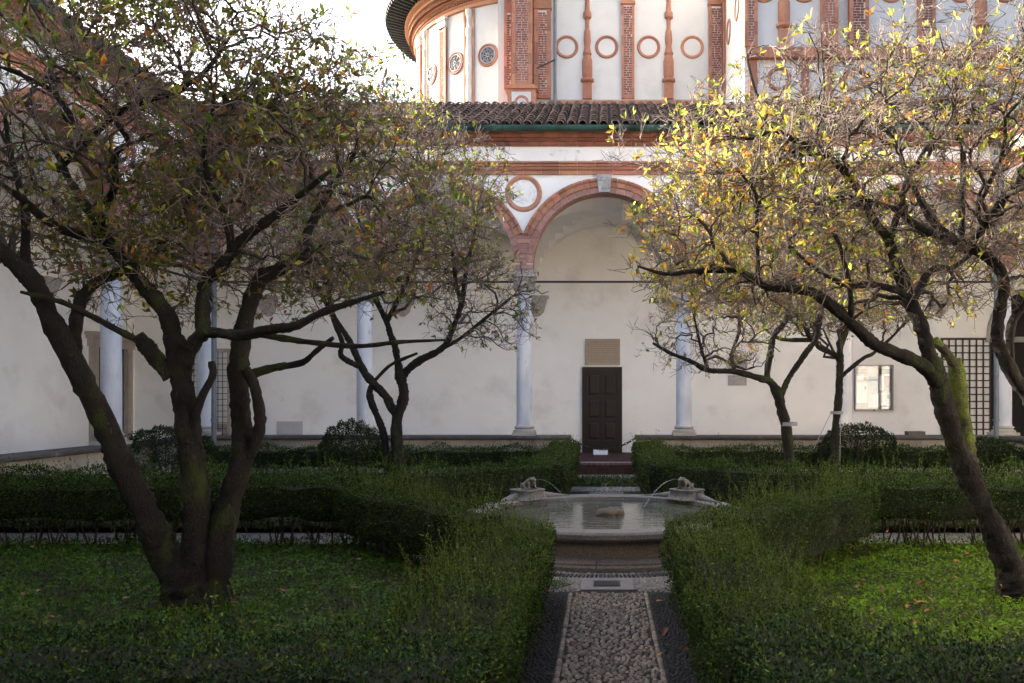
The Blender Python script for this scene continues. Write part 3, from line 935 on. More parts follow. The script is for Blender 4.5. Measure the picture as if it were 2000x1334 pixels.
# nearer block on the right with its return wall
SF = Frame((4.06, 28.5, 0), (0, -1, 0), (1, 0, 0))
for u in (1.2, 2.9): ringwin(SF, u, 13.62, .36)
pilaster(SF, .05, .5, 11.85, 15.0, .06, .09)
pilaster(TR, 4.05, 4.42, 11.85, 17.5, .12, .1)
for u in (4.62, 5.78): ringwin(TR, u, 13.55, .36)
baluster(TR, 5.2)
pilaster(TR, 6.25, 6.72, 11.85, 17.5, .2, .1); pilaster(TR, 7.05, 7.6, 11.85, 17.5, .2, .1)
pilaster(TR, 9.05, 9.55, 11.85, 17.5, .1, .1)
for u in (8.3, 10.3): ringwin(TR, u, 13.55, .36)
baluster(TR, 10.9); ringwin(TR, 11.6, 13.55, .36)
pilaster(TR, 12.2, 12.65, 11.85, 17.5, .1, .1)
for j in range(30):
    piece('terracotta_block', UB['terra'], trib, TR.mat(4.06 + j * .33, -.001, 11.5, (.322, .2, .3)))
for j in range(30):
    piece('terracotta_block', UB['terra'], trib, TR.mat(4.06 + j * .33, -.001, 10.08, (.322, .12, .25)))
for u0 in (4.2, 6.4, 8.6, 10.8):
    mb = MB(TR); mb.box(u0, u0 + .22, -.09, -.001, 10.33, 11.5).box(u0 + 1.5, u0 + 1.72, -.09, -.001, 10.33, 11.5)
    mb.ring((u0 + .86, 10.95), .3, .06, 28, 6, -.01); mb.build('frame_strip', M['terra'], trib)
# rain pipe and iron bracket on the tribune
X = tx(1084, 28.3)
MB().tube([(X, 28.3, 10.6), (X, 28.3, 13.5), (X, 28.3, 16.5)], .055, 10).build('rain_pipe', M['pipe'], trib, True)
MB().tube([P(1083, 117, 28.2), P(1049, 133, 27.6)], .03, 6).build('iron_bracket', M['iron'], trib)

bp = empty('brick_paving', (0, 21, .2), 'dark red brick paving between the step and the dark door', 'paving')
MB().box(-.79, .73, YC + .46, (YC + RV) - .1, .2055, .209).build('paving_bed', M['bed'], bp)
for j in range(12):
    for q in range(13):
        piece('brick', UB['floorbrick'], bp, W0.mat(-.795 + j * .1275, YC + .70 + q * .236, .209, (.12, .228, .006 + .001 * (j % 3))))
# ------------------------------------------------------------------ paths
FX, FY = 0.04, 10.25


def sheet(name, pts, z, m, **k):
    return MB().add([(x, y, z) for x, y in pts], [tuple(range(len(pts)))]).build(name, m, **k)


path = sheet('path', [(-.66, 1.2), (.72, 1.2), (.72, 19.1), (-.66, 19.1)], .004, M['bed'], kind='structure')
sheet('cross_path', [(-9, 9.75), (-1.2, 9.75), (-1.2, 10.95), (-9, 10.95)], .003, M['gravel_far'], kind='structure')
sheet('cross_path', [(1.2, 9.75), (9, 9.75), (9, 10.95), (1.2, 10.95)], .0035, M['gravel_far'], kind='structure')
n = 64
for a0 in (0,):
    ring = [(FX + 2.5 * math.cos(6.2832 * k / n), FY + 2.5 * math.sin(6.2832 * k / n)) for k in range(n)]
    sheet('fountain_paving', ring, .006, M['gravel_far'], kind='structure')


def pebble_shape(nseg=8, rows=(0.0, .55, .88)):
    V = []
    for h in rows:
        r = math.sqrt(max(0, 1 - h * h))
        for i in range(nseg):
            a = 6.28318 * i / nseg
            V.append((r * math.cos(a), r * math.sin(a), h))
    V.append((0, 0, 1.0))
    Q = []
    for q in range(len(rows) - 1):
        for i in range(nseg):
            j = (i + 1) % nseg
            Q.append((q * nseg + i, q * nseg + j, (q + 1) * nseg + j, (q + 1) * nseg + i))
    T_ = [((len(rows) - 1) * nseg + i, (len(rows) - 1) * nseg + (i + 1) % nseg, len(V) - 1) for i in range(nseg)]
    return np.array(V), Q, T_


PV, PQ, PT = pebble_shape()
PEB = []
for k in range(5):
    me = bpy.data.meshes.new('pebble')
    w = PV.copy(); w += rng.normal(0, .05, w.shape) * (w[:, 2:] > .1)
    me.from_pydata([tuple(p) for p in w], [], PQ + PT); me.materials.append(M['pebble']); me.shade_smooth()
    PEB.append(me)


def pack(x0, x1, y0, y1, s, jit=.25, wob=0):
    out = []
    ny = int((y1 - y0) / (s * .86)); nx = int((x1 - x0) / s)
    for j in range(ny):
        for i in range(nx + 1):
            x = x0 + (i + (.5 if j % 2 else 0)) * (x1 - x0) / (nx + .5) + rng.uniform(-jit, jit) * s
            y = y0 + (j + .5) * s * .86 + rng.uniform(-jit, jit) * s
            if x0 <= x <= x1: out.append((x, y, s * rng.uniform(.31, .42), rng.uniform(1.0, 1.4), rng.uniform(0, 3.14)))
    return out


def peb_mats(L, h=.5):
    A = np.zeros((len(L), 3, 4))
    for k, (x, y, r, e, a) in enumerate(L):
        c, s = math.cos(a), math.sin(a)
        A[k] = [[r * e ** .5 * c, -r / e ** .5 * s, 0, x], [r * e ** .5 * s, r / e ** .5 * c, 0, y], [rng.uniform(-.1, .1) * r, rng.uniform(-.1, .1) * r, r * h * rng.uniform(.8, 1.3), .004]]
    return A


def peb_mass(name, L, parent, base, var, rows=(0.0, .6), nseg=6, h=.7):
    V0, Q, T_ = pebble_shape(nseg, rows)
    tris = [(a, b, c) for a, b, c, d in Q] + [(a, c, d) for a, b, c, d in Q] + T_
    A = peb_mats(L, h)
    V = np.einsum('nij,kj->nki', A[:, :, :3], V0) + A[:, None, :, 3]
    Fq = (np.arange(len(L))[:, None, None] * len(V0) + np.array(tris)[None]).reshape(-1, 3)
    col = np.array(base)[None] * (1 + rng.uniform(-var, var, (len(L), 1))) * (1 + rng.uniform(-.09, .09, (len(L), 3)))
    return np_mesh(name, V.reshape(-1, 3), Fq, M['pebbles'], parent, np.repeat(col, len(V0), 0), 'stuff', True)


PX0, PX1 = -.31, .385
pale = pack(PX0 + .036, PX1 - .036, 4.4, 7.62, .0455, .28)
edge = []
yy = 4.4
while yy < 7.6:
    for xx in (PX0 + .008, PX1 - .008): edge.append((xx, yy + rng.uniform(-.006, .006), (.021) * rng.uniform(.85, 1.15), 1.1, rng.uniform(0, 3)))
    yy += .046
allp = sorted(pale + edge, key=lambda q: q[1])
vis = [q for q in allp if q[1] > 5.15]
near, rest = vis[:290], vis[290:] + [q for q in allp if q[1] <= 5.15]
A = peb_mats(near, .95)
for k, a in enumerate(A):
    m4 = Matrix.Identity(4)
    for i in range(3):
        for j in range(4): m4[i][j] = a[i, j]
    piece('pebble', PEB[k % 5], path, m4)
peb_mass('pebbles', rest, path, (.19, .16, .128), .42, (0.0, .62), 7, .95)
dark = []
for x0, x1 in ((PX0 - .30, PX0 - .025), (PX1 + .025, PX1 + .30)): dark += pack(x0, x1, 4.6, 7.62, .036, .3)
peb_mass('dark_pebbles', dark, path, (.014, .014, .0155), .5, h=.8)
lat = pack(-1.5, -.22, 7.66, 8.22, .043) + pack(.30, 1.6, 7.66, 8.22, .043) + pack(-.22, .30, 8.17, 8.22, .04, .1)
lat += [(FX + 1.86 * math.cos(t), FY + 1.86 * math.sin(t), .028, 1.2, t) for t in np.arange(math.radians(225), math.radians(315), .034)]
lat = [q for q in lat if (q[0] - FX) ** 2 + (q[1] - FY) ** 2 > 1.84 ** 2]
fp = peb_mass('pebbles', lat, path, (.17, .155, .138), .35, (0.0, .55, .85), 8)
dk2 = [(FX + r * math.cos(t), FY + r * math.sin(t), .02, 1.2, t) for r in (1.91, 1.95, 1.99) for t in np.arange(math.radians(228), math.radians(312), .021)]
peb_mass('dark_pebbles', dk2, path, (.025, .025, .028), .5, h=.9)
# beyond the fountain
fl = pack(-.27, .34, 12.6, 15.6, .05); peb_mass('pebbles', fl, path, (.17, .155, .138), .35)
sl = pack(-.62, .68, 15.65, 18.9, .06); peb_mass('pebbles', sl, path, (.22, .215, .18), .35)

# drain cover
dr = empty('drain_cover', (.03, 7.92, .01), 'grey stone slab with a dark slotted grate set in the pebbles', 'drain')
d = MB(); d.box(-.215, .275, 7.67, 8.165, .005, .026); sl_ = d.build('slab', M['slab'], dr)
d = MB(); d.box(-.10, .15, 7.79, 8.02, .0265, .031); d.build('grate', M['drain'], dr)
d = MB()
for k in range(9): d.box(-.085 + k * .025, -.073 + k * .025, 7.81, 8.0, .031, .036)
d.build('grate_bars', M['iron'], dr)

# ------------------------------------------------------------------ fountain
ft = empty('fountain', (FX, FY, 0), 'round grey granite fountain basin with moulded base and frog pedestals', 'fountain')


def segs(name, prof, n, m, gap=.004, sub=6):
    for k in range(n):
        a0 = 2 * math.pi * k / n + math.radians(9); a1 = a0 + 2 * math.pi / n
        MB().lathe(prof + [prof[0]], (FX, FY), sub, a0 + gap, a1 - gap, True).build(name, m, ft, True)


segs('base_stone', [(1.55, .008), (1.80, .008), (1.80, .055), (1.775, .075), (1.775, .09), (1.74, .105), (1.70, .125), (1.65, .13), (1.55, .13)], 14, M['granite'], .0022)
MB().lathe([(1.62, .11), (1.605, .28), (1.63, .30)], (FX, FY), 72).build('basin_body', M['granite'], ft, True)
segs('rim_stone', [(1.45, .295), (1.63, .295), (1.70, .305), (1.725, .33), (1.725, .375), (1.705, .398), (1.47, .398), (1.45, .385)], 10, M['rim'], .0016, 8)
MB().lathe([(1.46, .30), (1.46, .10), (0.0, .10)], (FX, FY), 48).build('basin_lining', M['granite'], ft, True)
w = MB(); n = 64
w.add([(FX, FY, .345)] + [(FX + 1.458 * math.cos(6.2832 * k / n), FY + 1.458 * math.sin(6.2832 * k / n), .345) for k in range(n)], [(0, 1 + k, 1 + (k + 1) % n) for k in range(n)])
w.build('water_surface', M['water'], ft)
for sx in (-1, 1):
    cx, cy = FX + sx * 1.07, FY + 1.14
    an = math.atan2(cy - FY, cx - FX)
    fr = Frame((cx, cy, 0), (-math.sin(an) * -1, math.cos(an) * -1, 0), (math.cos(an), math.sin(an), 0))
    pdm = MB(fr)
    secs = [(.25, .399), (.22, .42), (.205, .45), (.20, .50), (.212, .515), (.212, .527)]
    V = []
    for h, z in secs:
        for k in range(20):
            a = 6.2832 * k / 20; c, s = math.cos(a), math.sin(a)
            q = (abs(c) ** 5 + abs(s) ** 5) ** (-1 / 5)
            V.append((h * q * c, .02 + (h * .9) * q * s, z))
    V.append((0, .02, .527))
    Fs = [(r * 20 + k, r * 20 + (k + 1) % 20, (r + 1) * 20 + (k + 1) % 20, (r + 1) * 20 + k) for r in range(5) for k in range(20)] + [(100 + k, 100 + (k + 1) % 20, 120) for k in range(20)]
    pdm.add(V, Fs)
    # scroll shoulders running down onto the rim
    for s in (-1, 1):
        pts, rr = [], []
        for k in range(9):
            f = k / 8; aa = an + s * (.12 + f * .30)
            pts.append(fr.o * 0 + np.array([(FX + 1.585 * math.cos(aa) - fr.o[0]), (FY + 1.585 * math.sin(aa) - fr.o[1]), 0]))
            rr.append(.065 * (1 - f) ** 1.3 + .006)
        loc = [(p @ fr.u, p @ fr.v, .405 + .3 * r_) for p, r_ in zip(pts, rr)]
        pdm.tube(loc, rr, 10)
    pdm.build('pedestal', M['rim'], ft, True, sharp=50)

# bronze frogs
def frog(x, y, z, yaw, label):
    parts = []   # ellipsoid blobs in local coords, x forward
    def blob(c, r, rot=0, tilt=0):
        m = MB(); mm = MB(); K, J = 12, 8
        V = []
        for i in range(J + 1):
            ph = math.pi * i / J
            for k in range(K):
                a = 6.2832 * k / K
                V.append((r[0] * math.sin(ph) * math.cos(a), r[1] * math.sin(ph) * math.sin(a), r[2] * math.cos(ph)))
        V = np.array(V)
        R = np.array(Matrix.Rotation(rot, 3, 'Z') @ Matrix.Rotation(tilt, 3, 'Y'))
        V = V @ R.T + np.array(c)
        parts.append((V, [(i * K + k, i * K + (k + 1) % K, (i + 1) * K + (k + 1) % K, (i + 1) * K + k) for i in range(J) for k in range(K)]))
    blob((-.01, 0, .085), (.105, .062, .055), tilt=-.65)      # trunk, chest raised
    blob((.055, 0, .135), (.055, .05, .034), tilt=-.2)        # head
    blob((.085, 0, .128), (.032, .036, .020))                 # snout
    for s in (-1, 1):
        blob((.05, s * .033, .165), (.016, .014, .014))       # eyes
        blob((-.05, s * .068, .05), (.062, .026, .036), rot=s * .35, tilt=.35)   # thigh
        blob((-.02, s * .082, .026), (.055, .018, .018), rot=-s * .25)           # shin folded forward
        blob((.015, s * .09, .009), (.042, .02, .009), rot=s * .3)               # hind foot
        blob((.045, s * .052, .066), (.018, .017, .045), tilt=.15)               # upper fore leg
        blob((.055, s * .058, .03), (.014, .014, .032), tilt=-.15)
        blob((.072, s * .062, .008), (.026, .018, .008), rot=s * .3)             # fore foot
    mb = MB()
    for V, Fs in parts: mb.add(V, Fs)
    o = mb.build('frog_statue', M['bronze'], None, True, label=label, cat='statue', group='bronze frogs on the fountain rim', at=(0, 0, 0))
    rm = o.modifiers.new('remesh', 'REMESH'); rm.mode = 'VOXEL'; rm.voxel_size = .0065; rm.use_smooth_shade = True
    sm = o.modifiers.new('smooth', 'SMOOTH'); sm.factor = .6; sm.iterations = 4
    o.location = (x, y, z); o.rotation_euler = (0, 0, yaw); o.scale = (1.05, 1.05, .95)
    return o


def jet(name, pts, r, label):
    mb = MB(); mb.tube(pts, r, 6)
    for k in range(10):
        p = np.array(pts[-1 - (k % max(2, len(pts) // 2))]) + rng.normal(0, .02, 3)
        mb.lathe([(0, p[2] - .004), (.004, p[2]), (0, p[2] + .004)], (p[0], p[1]), 5)
    return mb.build(name, M['jet'], None, True, label=label, cat='water jet', kind='stuff')


for sx, lb in ((-1, 'bronze frog statue spouting water on the left fountain pedestal'), (1, 'bronze frog statue spouting water on the right fountain pedestal')):
    cx, cy = FX + sx * 1.06, FY + 1.15
    yaw = math.atan2(-1.15 * .75, -sx * 1.06)
    frog(cx, cy, .528, yaw, lb)
    d = np.array([math.cos(yaw), math.sin(yaw)]); pts = []
    for k in range(15):
        f = k / 14; q = .125 + .62 * f
        pts.append((cx + d[0] * q, cy + d[1] * q, .665 + .10 * f - .42 * f * f))
    jet('water_jet', pts, [.0014 + .0014 * (k / 14) for k in range(15)], 'thin arc of water from the %s frog into the basin' % ('left' if sx < 0 else 'right'))
# mound in the middle
rk = MB()
for k in range(9):
    a = 6.2832 * k / 9; r = .11 if k else 0
    c = (FX + .03 + r * math.cos(a), FY + r * math.sin(a) * .8)
    J, K = 5, 9; V = []
    R_ = rng.uniform(.07, .11)
    for i in range(J + 1):
        ph = math.pi * i / J
        for q in range(K):
            b_ = 6.2832 * q / K; jj = rng.uniform(.85, 1.15)
            V.append((c[0] + R_ * jj * math.sin(ph) * math.cos(b_), c[1] + R_ * jj * math.sin(ph) * math.sin(b_), .365 + R_ * .75 * math.cos(ph)))
    rk.add(V, [(i * K + q, i * K + (q + 1) % K, (i + 1) * K + (q + 1) % K, (i + 1) * K + q) for i in range(J) for q in range(K)])
rk.build('mossy_rock', M['rock'], None, True, label='mossy rock mound in the middle of the fountain water', cat='rock', at=(FX, FY, .35), sharp=60)
pts = [(FX + .03 - .16 * f, FY, .42 + 1.3 * f - 1.37 * f * f) for f in np.linspace(0, 1, 14)]
jet('water_jet', pts, .0018, 'small upright water jet over the central rock')

# ------------------------------------------------------------------ things on the back wall
YB = YC + RV


def bx(px): return (px - CX) / F * YB
def bz(py): return EYE + (HY - py) / F * YB


BW = Frame((0, YB, 0))
t = empty('stone_plaque', (bx(1177), YB, bz(713)), 'beige inscribed stone plaque above the dark door', 'plaque')
p = MB(BW); x0, x1, z0, z1 = bx(1143), bx(1211), bz(713), bz(662)
p.box(x0 + .012, x1 - .012, -.03, -.001, z0 + .012, z1 - .012); p.build('slab', M['plaque'], t)
p = MB(BW); p.box(x0, x1, -.045, -.0005, z0, z0 + .012).box(x0, x1, -.045, -.0005, z1 - .012, z1).box(x0, x0 + .012, -.045, -.0006, z0 + .012, z1 - .012).box(x1 - .012, x1, -.045, -.0006, z0 + .012, z1 - .012)
p.build('edge', M['plaque'], t)
p = MB(BW)
for r in range(12):
    z = z1 - .07 - r * .052; u = x0 + .06 + rng.uniform(0, .12) * (r in (0, 4, 11)); e = x1 - .06 - rng.uniform(0, .12) * (r in (0, 4, 11))
    while u < e:
        L = rng.uniform(.03, .09); p.box(u, min(u + L, e), -.0312, -.03, z, z + .016); u += L + .018
p.build('inscription', M['ink'], t, kind='stuff')

t = empty('memorial_relief', (bx(1440), YB, bz(753)), 'round-topped carved portrait relief with small plaque on the right wall', 'memorial')
p = MB(BW); cx_, cz_ = bx(1441), bz(712); n = 24
p.prism([(cx_ + .27 * math.cos(6.2832 * k / n), cz_ + .25 * math.sin(6.2832 * k / n)) for k in range(n)], -.06, -.001); p.build('medallion', M['relief'], t)
p = MB(BW); p.lathe([(0, cz_ + .2), (.06, cz_ + .18), (.09, cz_ + .08), (.07, cz_ - .02), (.05, cz_ - .06), (.13, cz_ - .12), (.17, cz_ - .22), (0, cz_ - .24)], (cx_, -.05), 14); p.build('portrait_bust', M['relief'], t, True)
p = MB(BW); p.box(bx(1422), bx(1458), -.03, -.001, bz(753), bz(733)); p.build('tablet', M['relief'], t)

t = empty('notice_board', (bx(1706), YB, bz(801)), 'grey glass-fronted notice board with papers on the right wall', 'notice board')
x0, x1, z0, z1 = bx(1668), bx(1743), bz(801), bz(713)
MB(BW).box(x0 + .03, x1 - .03, -.05, -.001, z0 + .03, z1 - .03).build('back_panel', M['board'], t)
p = MB(BW); p.box(x0, x0 + .035, -.11, -.0005, z0, z1).box(x1 - .035, x1, -.11, -.0005, z0, z1).box(x0 + .035, x1 - .035, -.11, -.0005, z0, z0 + .035).box(x0 + .035, x1 - .035, -.11, -.0005, z1 - .035, z1)
p.build('frame', M['steel'], t)
MB(BW).box(x0 + .035, x1 - .035, -.094, -.09, z0 + .035, z1 - .035).build('glass', M['glass'], t)
w_, h_ = x1 - x0, z1 - z0
for (a, b_, c, d, m, nm) in ((.06, .36, .80, .92, 'paper_dark', 'poster'), (.37, .46, .80, .92, 'paper', 'notice'), (.06, .33, .16, .76, 'paper', 'notice'), (.35, .62, .40, .76, 'paper_blue', 'poster'), (.64, .94, .80, .92, 'paper_dark', 'poster'),
                             (.64, .76, .44, .76, 'paper', 'notice'), (.77, .94, .42, .76, 'paper_brown', 'poster'), (.64, .94, .06, .39, 'paper', 'notice'), (.06, .33, .05, .13, 'paper_green', 'poster'), (.36, .62, .06, .37, 'paper', 'notice'),
                             (.24, .31, .66, .74, 'paper_brown', 'picture'), (.24, .31, .46, .53, 'paper_brown', 'picture'), (.84, .90, .25, .35, 'paper_brown', 'picture'), (.67, .91, .065, .10, 'paper_dark', 'picture')):
    dv = .003 if nm == 'picture' else .0
    MB(BW).box(x0 + a * w_, x0 + b_ * w_, -.054 - dv, -.0502 - dv, z0 + c * h_, z0 + d * h_).build(nm, M[m], t)
MB(BW).box(bx(1703), bx(1707), -.125, -.11, z0 - .02, z0 + .01).build('lock', M['iron'], t)

t = empty('wooden_lattice', (bx(1890), YB, bz(852)), 'dark brown wooden lattice panel against the far right wall', 'lattice')
x0, x1, z0, z1 = bx(1839), bx(1946), bz(852), bz(662)
for k in range(9):
    x = x0 + (x1 - x0) * k / 8; w_ = .028 if k in (0, 8) else .017
    MB(BW).box(x - w_, x + w_, -.06, -.03, z0, z1).build('slat', M['lattice'], t)
for k in range(15):
    z = z0 + (z1 - z0) * k / 14; w_ = .028 if k in (0, 14) else .017
    MB(BW).box(x0 - .03, x1 + .03, -.031 + .001, -.004, z - w_, z + w_).build('slat', M['lattice'], t)

p = MB(BW); p.box(bx(541), bx(591), -.02, -.001, bz(850), bz(823)); p.box(bx(543), bx(589), -.024, -.02, bz(848.5), bz(824.5))
p.build('access_panel', M['patch'], None, label='small pale square access panel low on the left back wall', cat='panel')
lm = empty('stone_block', (8.75, YC - .02, .862), 'small dark stone block lying on the low wall near the lattice', 'stone')
p = MB(); c_ = P(1787, 850, YC); p.box(c_[0] - .2, c_[0] + .2, YC - .12, YC + .12, .863, .955); p.build('block', M['coping'], lm)

# floodlight on the paving
t = empty('floodlight', (-.09, 22.2, .21), 'small white floodlight lying on the paving before the dark door', 'lamp')
x_ = (1173 - CX) / F * 22.2
p = MB(); p.add([(x_ - .2, 22.2, .218), (x_ + .2, 22.2, .218), (x_ + .2, 22.26, .37), (x_ - .2, 22.26, .37), (x_ - .17, 22.34, .218), (x_ + .17, 22.34, .218), (x_ + .17, 22.34, .34), (x_ - .17, 22.34, .34)],
                [(0, 1, 2, 3), (3, 2, 6, 7), (4, 7, 6, 5), (0, 3, 7, 4), (1, 5, 6, 2), (0, 4, 5, 1)])
p.build('housing', M['steel'], t)
p = MB(); p.add([(x_ - .185, 22.200, .228), (x_ + .185, 22.200, .228), (x_ + .185, 22.252, .36), (x_ - .185, 22.252, .36)], [(0, 1, 2, 3)]); p.build('lens', M['lens_daylight'], t)

# chain across the opening
t = empty('iron_chain', (-.02, YC, .5), 'iron chain hanging across the opening in front of the dark door', 'chain')
nl = 24
L0, L1 = np.array([-.80, YC, .80]), np.array([.74, YC, .80])
lk = MB()
V = []; K, m_ = 12, 6
for i in range(K):
    a = 6.2832 * i / K
    for j in range(m_):
        b_ = 6.2832 * j / m_; q = 1 + .22 * math.cos(b_)
        V.append((.052 * q * math.cos(a), .011 * math.sin(b_), .026 * q * math.sin(a)))
me = bpy.data.meshes.new('chain_link'); me.from_pydata(V, [], [(i * m_ + j, ((i + 1) % K) * m_ + j, ((i + 1) % K) * m_ + (j + 1) % m_, i * m_ + (j + 1) % m_) for i in range(K) for j in range(m_)])
me.materials.append(M['iron']); me.shade_smooth()
for k in range(nl):
    f = (k + .5) / nl
    pos = L0 + (L1 - L0) * f; pos[2] -= .27 * 4 * f * (1 - f)
    sl = math.atan2(.27 * 4 * (1 - 2 * f), 1.54)
    piece('chain_link', me, t, Matrix.Translation(pos) @ Matrix.Rotation(sl, 4, 'Y') @ Matrix.Rotation(math.pi / 2 * (k % 2) + .3, 4, 'X'))
# ------------------------------------------------------------------ vegetation helpers
def in_view(p, m=0.7):
    x, y = p[:, 0], p[:, 1]
    return (x > -CX / F * y - m) & (x < (2000 - CX) / F * y + m) & (y > 1.5)


def norm(a):
    return a / (np.linalg.norm(a, axis=-1, keepdims=True) + 1e-9)


def rand_dirs(n, up=0.0):
    d = rng.normal(size=(n, 3)); d[:, 2] += up
    return norm(d)


def diamond_leaves(pos, d, nrm, L, Wd):
    """flat pointed leaves: (n*4,3) verts"""
    side = norm(np.cross(d, nrm))
    L = L[:, None]; Wd = Wd[:, None]
    V = np.stack([pos, pos + d * L * .5 + side * Wd * .5, pos + d * L, pos + d * L * .5 - side * Wd * .5], 1)
    return V.reshape(-1, 3)


def quads(n):
    return np.arange(n * 4).reshape(-1, 4)


def tubes(pl, rad, sides=3):
    """pl (N,P,3), rad (N,P) -> verts, quads"""
    N_, P_, _ = pl.shape
    t = np.gradient(pl, axis=1); t = norm(t)
    ref = np.zeros_like(t); ref[..., 0] = .31; ref[..., 1] = .55; ref[..., 2] = .77
    a = norm(np.cross(t, ref)); b = np.cross(t, a)
    th = np.arange(sides) * 2 * math.pi / sides
    V = pl[:, :, None] + rad[:, :, None, None] * (np.cos(th)[:, None] * a[:, :, None] + np.sin(th)[:, None] * b[:, :, None])
    i = np.arange(N_)[:, None, None] * P_ * sides; p = np.arange(P_ - 1)[None, :, None] * sides; s = np.arange(sides)[None, None, :]
    s2 = (s + 1) % sides
    Q = np.stack([i + p + s, i + p + s2, i + p + sides + s2, i + p + sides + s], -1).reshape(-1, 4)
    return V.reshape(-1, 3), Q


def wob(s, t, seed, amp):
    r = np.random.default_rng(seed)
    o = 0
    for k in range(7):
        f = r.uniform(1.2, 9, 2); ph = r.uniform(0, 6.28, 2)
        o = o + np.sin(s * f[0] + ph[0]) * np.sin(t * f[1] + ph[1] + s * .7) / (1 + .25 * k)
    return o * amp * .5


hedge_no = [0]


def hedge(label, a, b, w=.58, h=.78, dens=4200, leaf=.021, shoots=28, shoot_h=(.08, .28), stems=7, z0=.0, tone=(.032, .066, .010), bottom=.16):
    hedge_no[0] += 1
    sd = hedge_no[0] * 13
    a, b = np.array(a, float), np.array(b, float)
    Ln = np.linalg.norm(b - a); d = (b - a) / Ln; nrm2 = np.array([-d[1], d[0]])
    mid = (a + b) / 2
    t = empty('clipped_hedge', (mid[0], mid[1], z0), label, 'hedge', 'clipped hedges around the garden beds')

    def world(s, tt, z):
        return np.stack([a[0] + d[0] * s + nrm2[0] * tt, a[1] + d[1] * s + nrm2[1] * tt, z0 + z], -1)
    nT, nS = int(Ln * w * dens * 1.25), int(Ln * h * dens)
    nE = int(w * h * dens)
    S, T_, Z, Nn = [], [], [], []
    inn = lambda n: rng.exponential(.035, n)
    s = rng.uniform(0, Ln, nT); tt = rng.uniform(-w / 2, w / 2, nT)
    edge = 1 - (np.abs(tt) / (w / 2)) ** 4 * .06
    S.append(s); T_.append(tt); Z.append(h * edge + wob(s, tt, sd, .085) - inn(nT) + rng.exponential(.012, nT)); Nn.append(np.tile([0, 0, 1.], (nT, 1)))
    for sg in (-1, 1):
        hid = nrm2[1] * sg > .35
        nS = int(Ln * h * dens * (.25 if hid else 1.1))
        s = rng.uniform(0, Ln, nS); z = bottom + (h - bottom) * rng.beta(1.35, 1.0, nS)
        S.append(s); Z.append(z); T_.append(sg * (w / 2 + wob(s, z * 2, sd + sg + 2, .06) - inn(nS) * 1.3 - .05 * (z < .3)))
        Nn.append(np.tile([nrm2[0] * sg, nrm2[1] * sg, .25], (nS, 1)))
    for e in (0, 1):
        tt = rng.uniform(-w / 2, w / 2, nE); z = bottom + (h - bottom) * rng.beta(1.35, 1, nE)
        S.append((Ln + inn(nE) * .8) if e else -inn(nE) * .8); T_.append(tt); Z.append(z); Nn.append(np.tile([d[0] * (1 if e else -1), d[1] * (1 if e else -1), .25], (nE, 1)))
    S, T_, Z, Nn = map(np.concatenate, (S, T_, Z, Nn))
    pos = world(S, T_, Z)
    k = in_view(pos, .5)
    pos, Nn, Z = pos[k], Nn[k], Z[k]
    n = len(pos)
    dirs = norm(rng.normal(size=(n, 3)) * .75 + Nn * .55 + np.array([0, 0, .35]))
    fn = norm(Nn * .9 + rng.normal(size=(n, 3)) * .6)
    L = leaf * rng.uniform(.65, 1.3, n)
    V = diamond_leaves(pos, dirs, fn, L, L * rng.uniform(.42, .62, n))
    c = np.array(tone) * .68 * rng.uniform(.4, 1.7, (n, 1)) * (1 + rng.uniform(-.12, .12, (n, 3)))
    newg = rng.random(n) < .10
    c[newg] = np.array((.075, .11, .010)) * rng.uniform(.7, 1.3, (newg.sum(), 1))
    np_mesh('foliage', V, quads(n), M['hleaf'], t, np.repeat(c, 4, 0), 'stuff')
    # opaque dark core added inside so the hedge is not see-through
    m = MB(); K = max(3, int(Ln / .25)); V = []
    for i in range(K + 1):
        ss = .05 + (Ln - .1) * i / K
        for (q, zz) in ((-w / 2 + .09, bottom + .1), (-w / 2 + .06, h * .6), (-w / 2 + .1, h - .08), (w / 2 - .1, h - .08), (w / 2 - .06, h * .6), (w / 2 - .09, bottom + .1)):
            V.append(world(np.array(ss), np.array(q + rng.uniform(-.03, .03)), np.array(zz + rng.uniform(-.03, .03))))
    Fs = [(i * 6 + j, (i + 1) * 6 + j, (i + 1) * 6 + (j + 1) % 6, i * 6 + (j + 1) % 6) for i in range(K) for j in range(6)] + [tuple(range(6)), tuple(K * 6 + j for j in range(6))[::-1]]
    m.add(V, Fs).build('dark_core', M['hcore'], t)
    # upright shoots
    ns = int(Ln * shoots)
    if ns:
        s, tt = rng.uniform(0, Ln, ns), rng.uniform(-w / 2, w / 2, ns)
        base = world(s, tt, h - .05 + wob(s, tt, sd, .085)); kk = in_view(base, .4); base = base[kk]; ns = len(base)
    if ns:
        Lh = rng.uniform(*shoot_h, ns) * rng.choice([.6, .8, 1, 1.35], ns)
        lean = rng.normal(0, .26, (ns, 3)); lean[:, 2] = 1
        eg = (tt[kk] / (w / 2)) ** 3 * .45; lean[:, 0] += nrm2[0] * eg; lean[:, 1] += nrm2[1] * eg; lean = norm(lean)
        f = np.linspace(0, 1, 4)
        pl = base[:, None] + lean[:, None] * (Lh[:, None, None] * f[None, :, None])
        pl[:, :, :2] += (f ** 2)[None, :, None] * rng.normal(0, .04, (ns, 1, 2))
        V, Q = tubes(pl, np.tile(np.linspace(.0016, .0008, 4), (ns, 1)))
        nl = 12
        fl = np.repeat(rng.uniform(.15, 1, (ns, nl)), 1, 0)
        lp = base[:, None] + lean[:, None] * (Lh[:, None] * fl)[..., None]
        lp[:, :, :2] += ((fl ** 2)[..., None]) * (pl[:, -1:, :2] - base[:, None, :2] - (lean[:, None, :2] * Lh[:, None, None]))
        lp = lp.reshape(-1, 3)
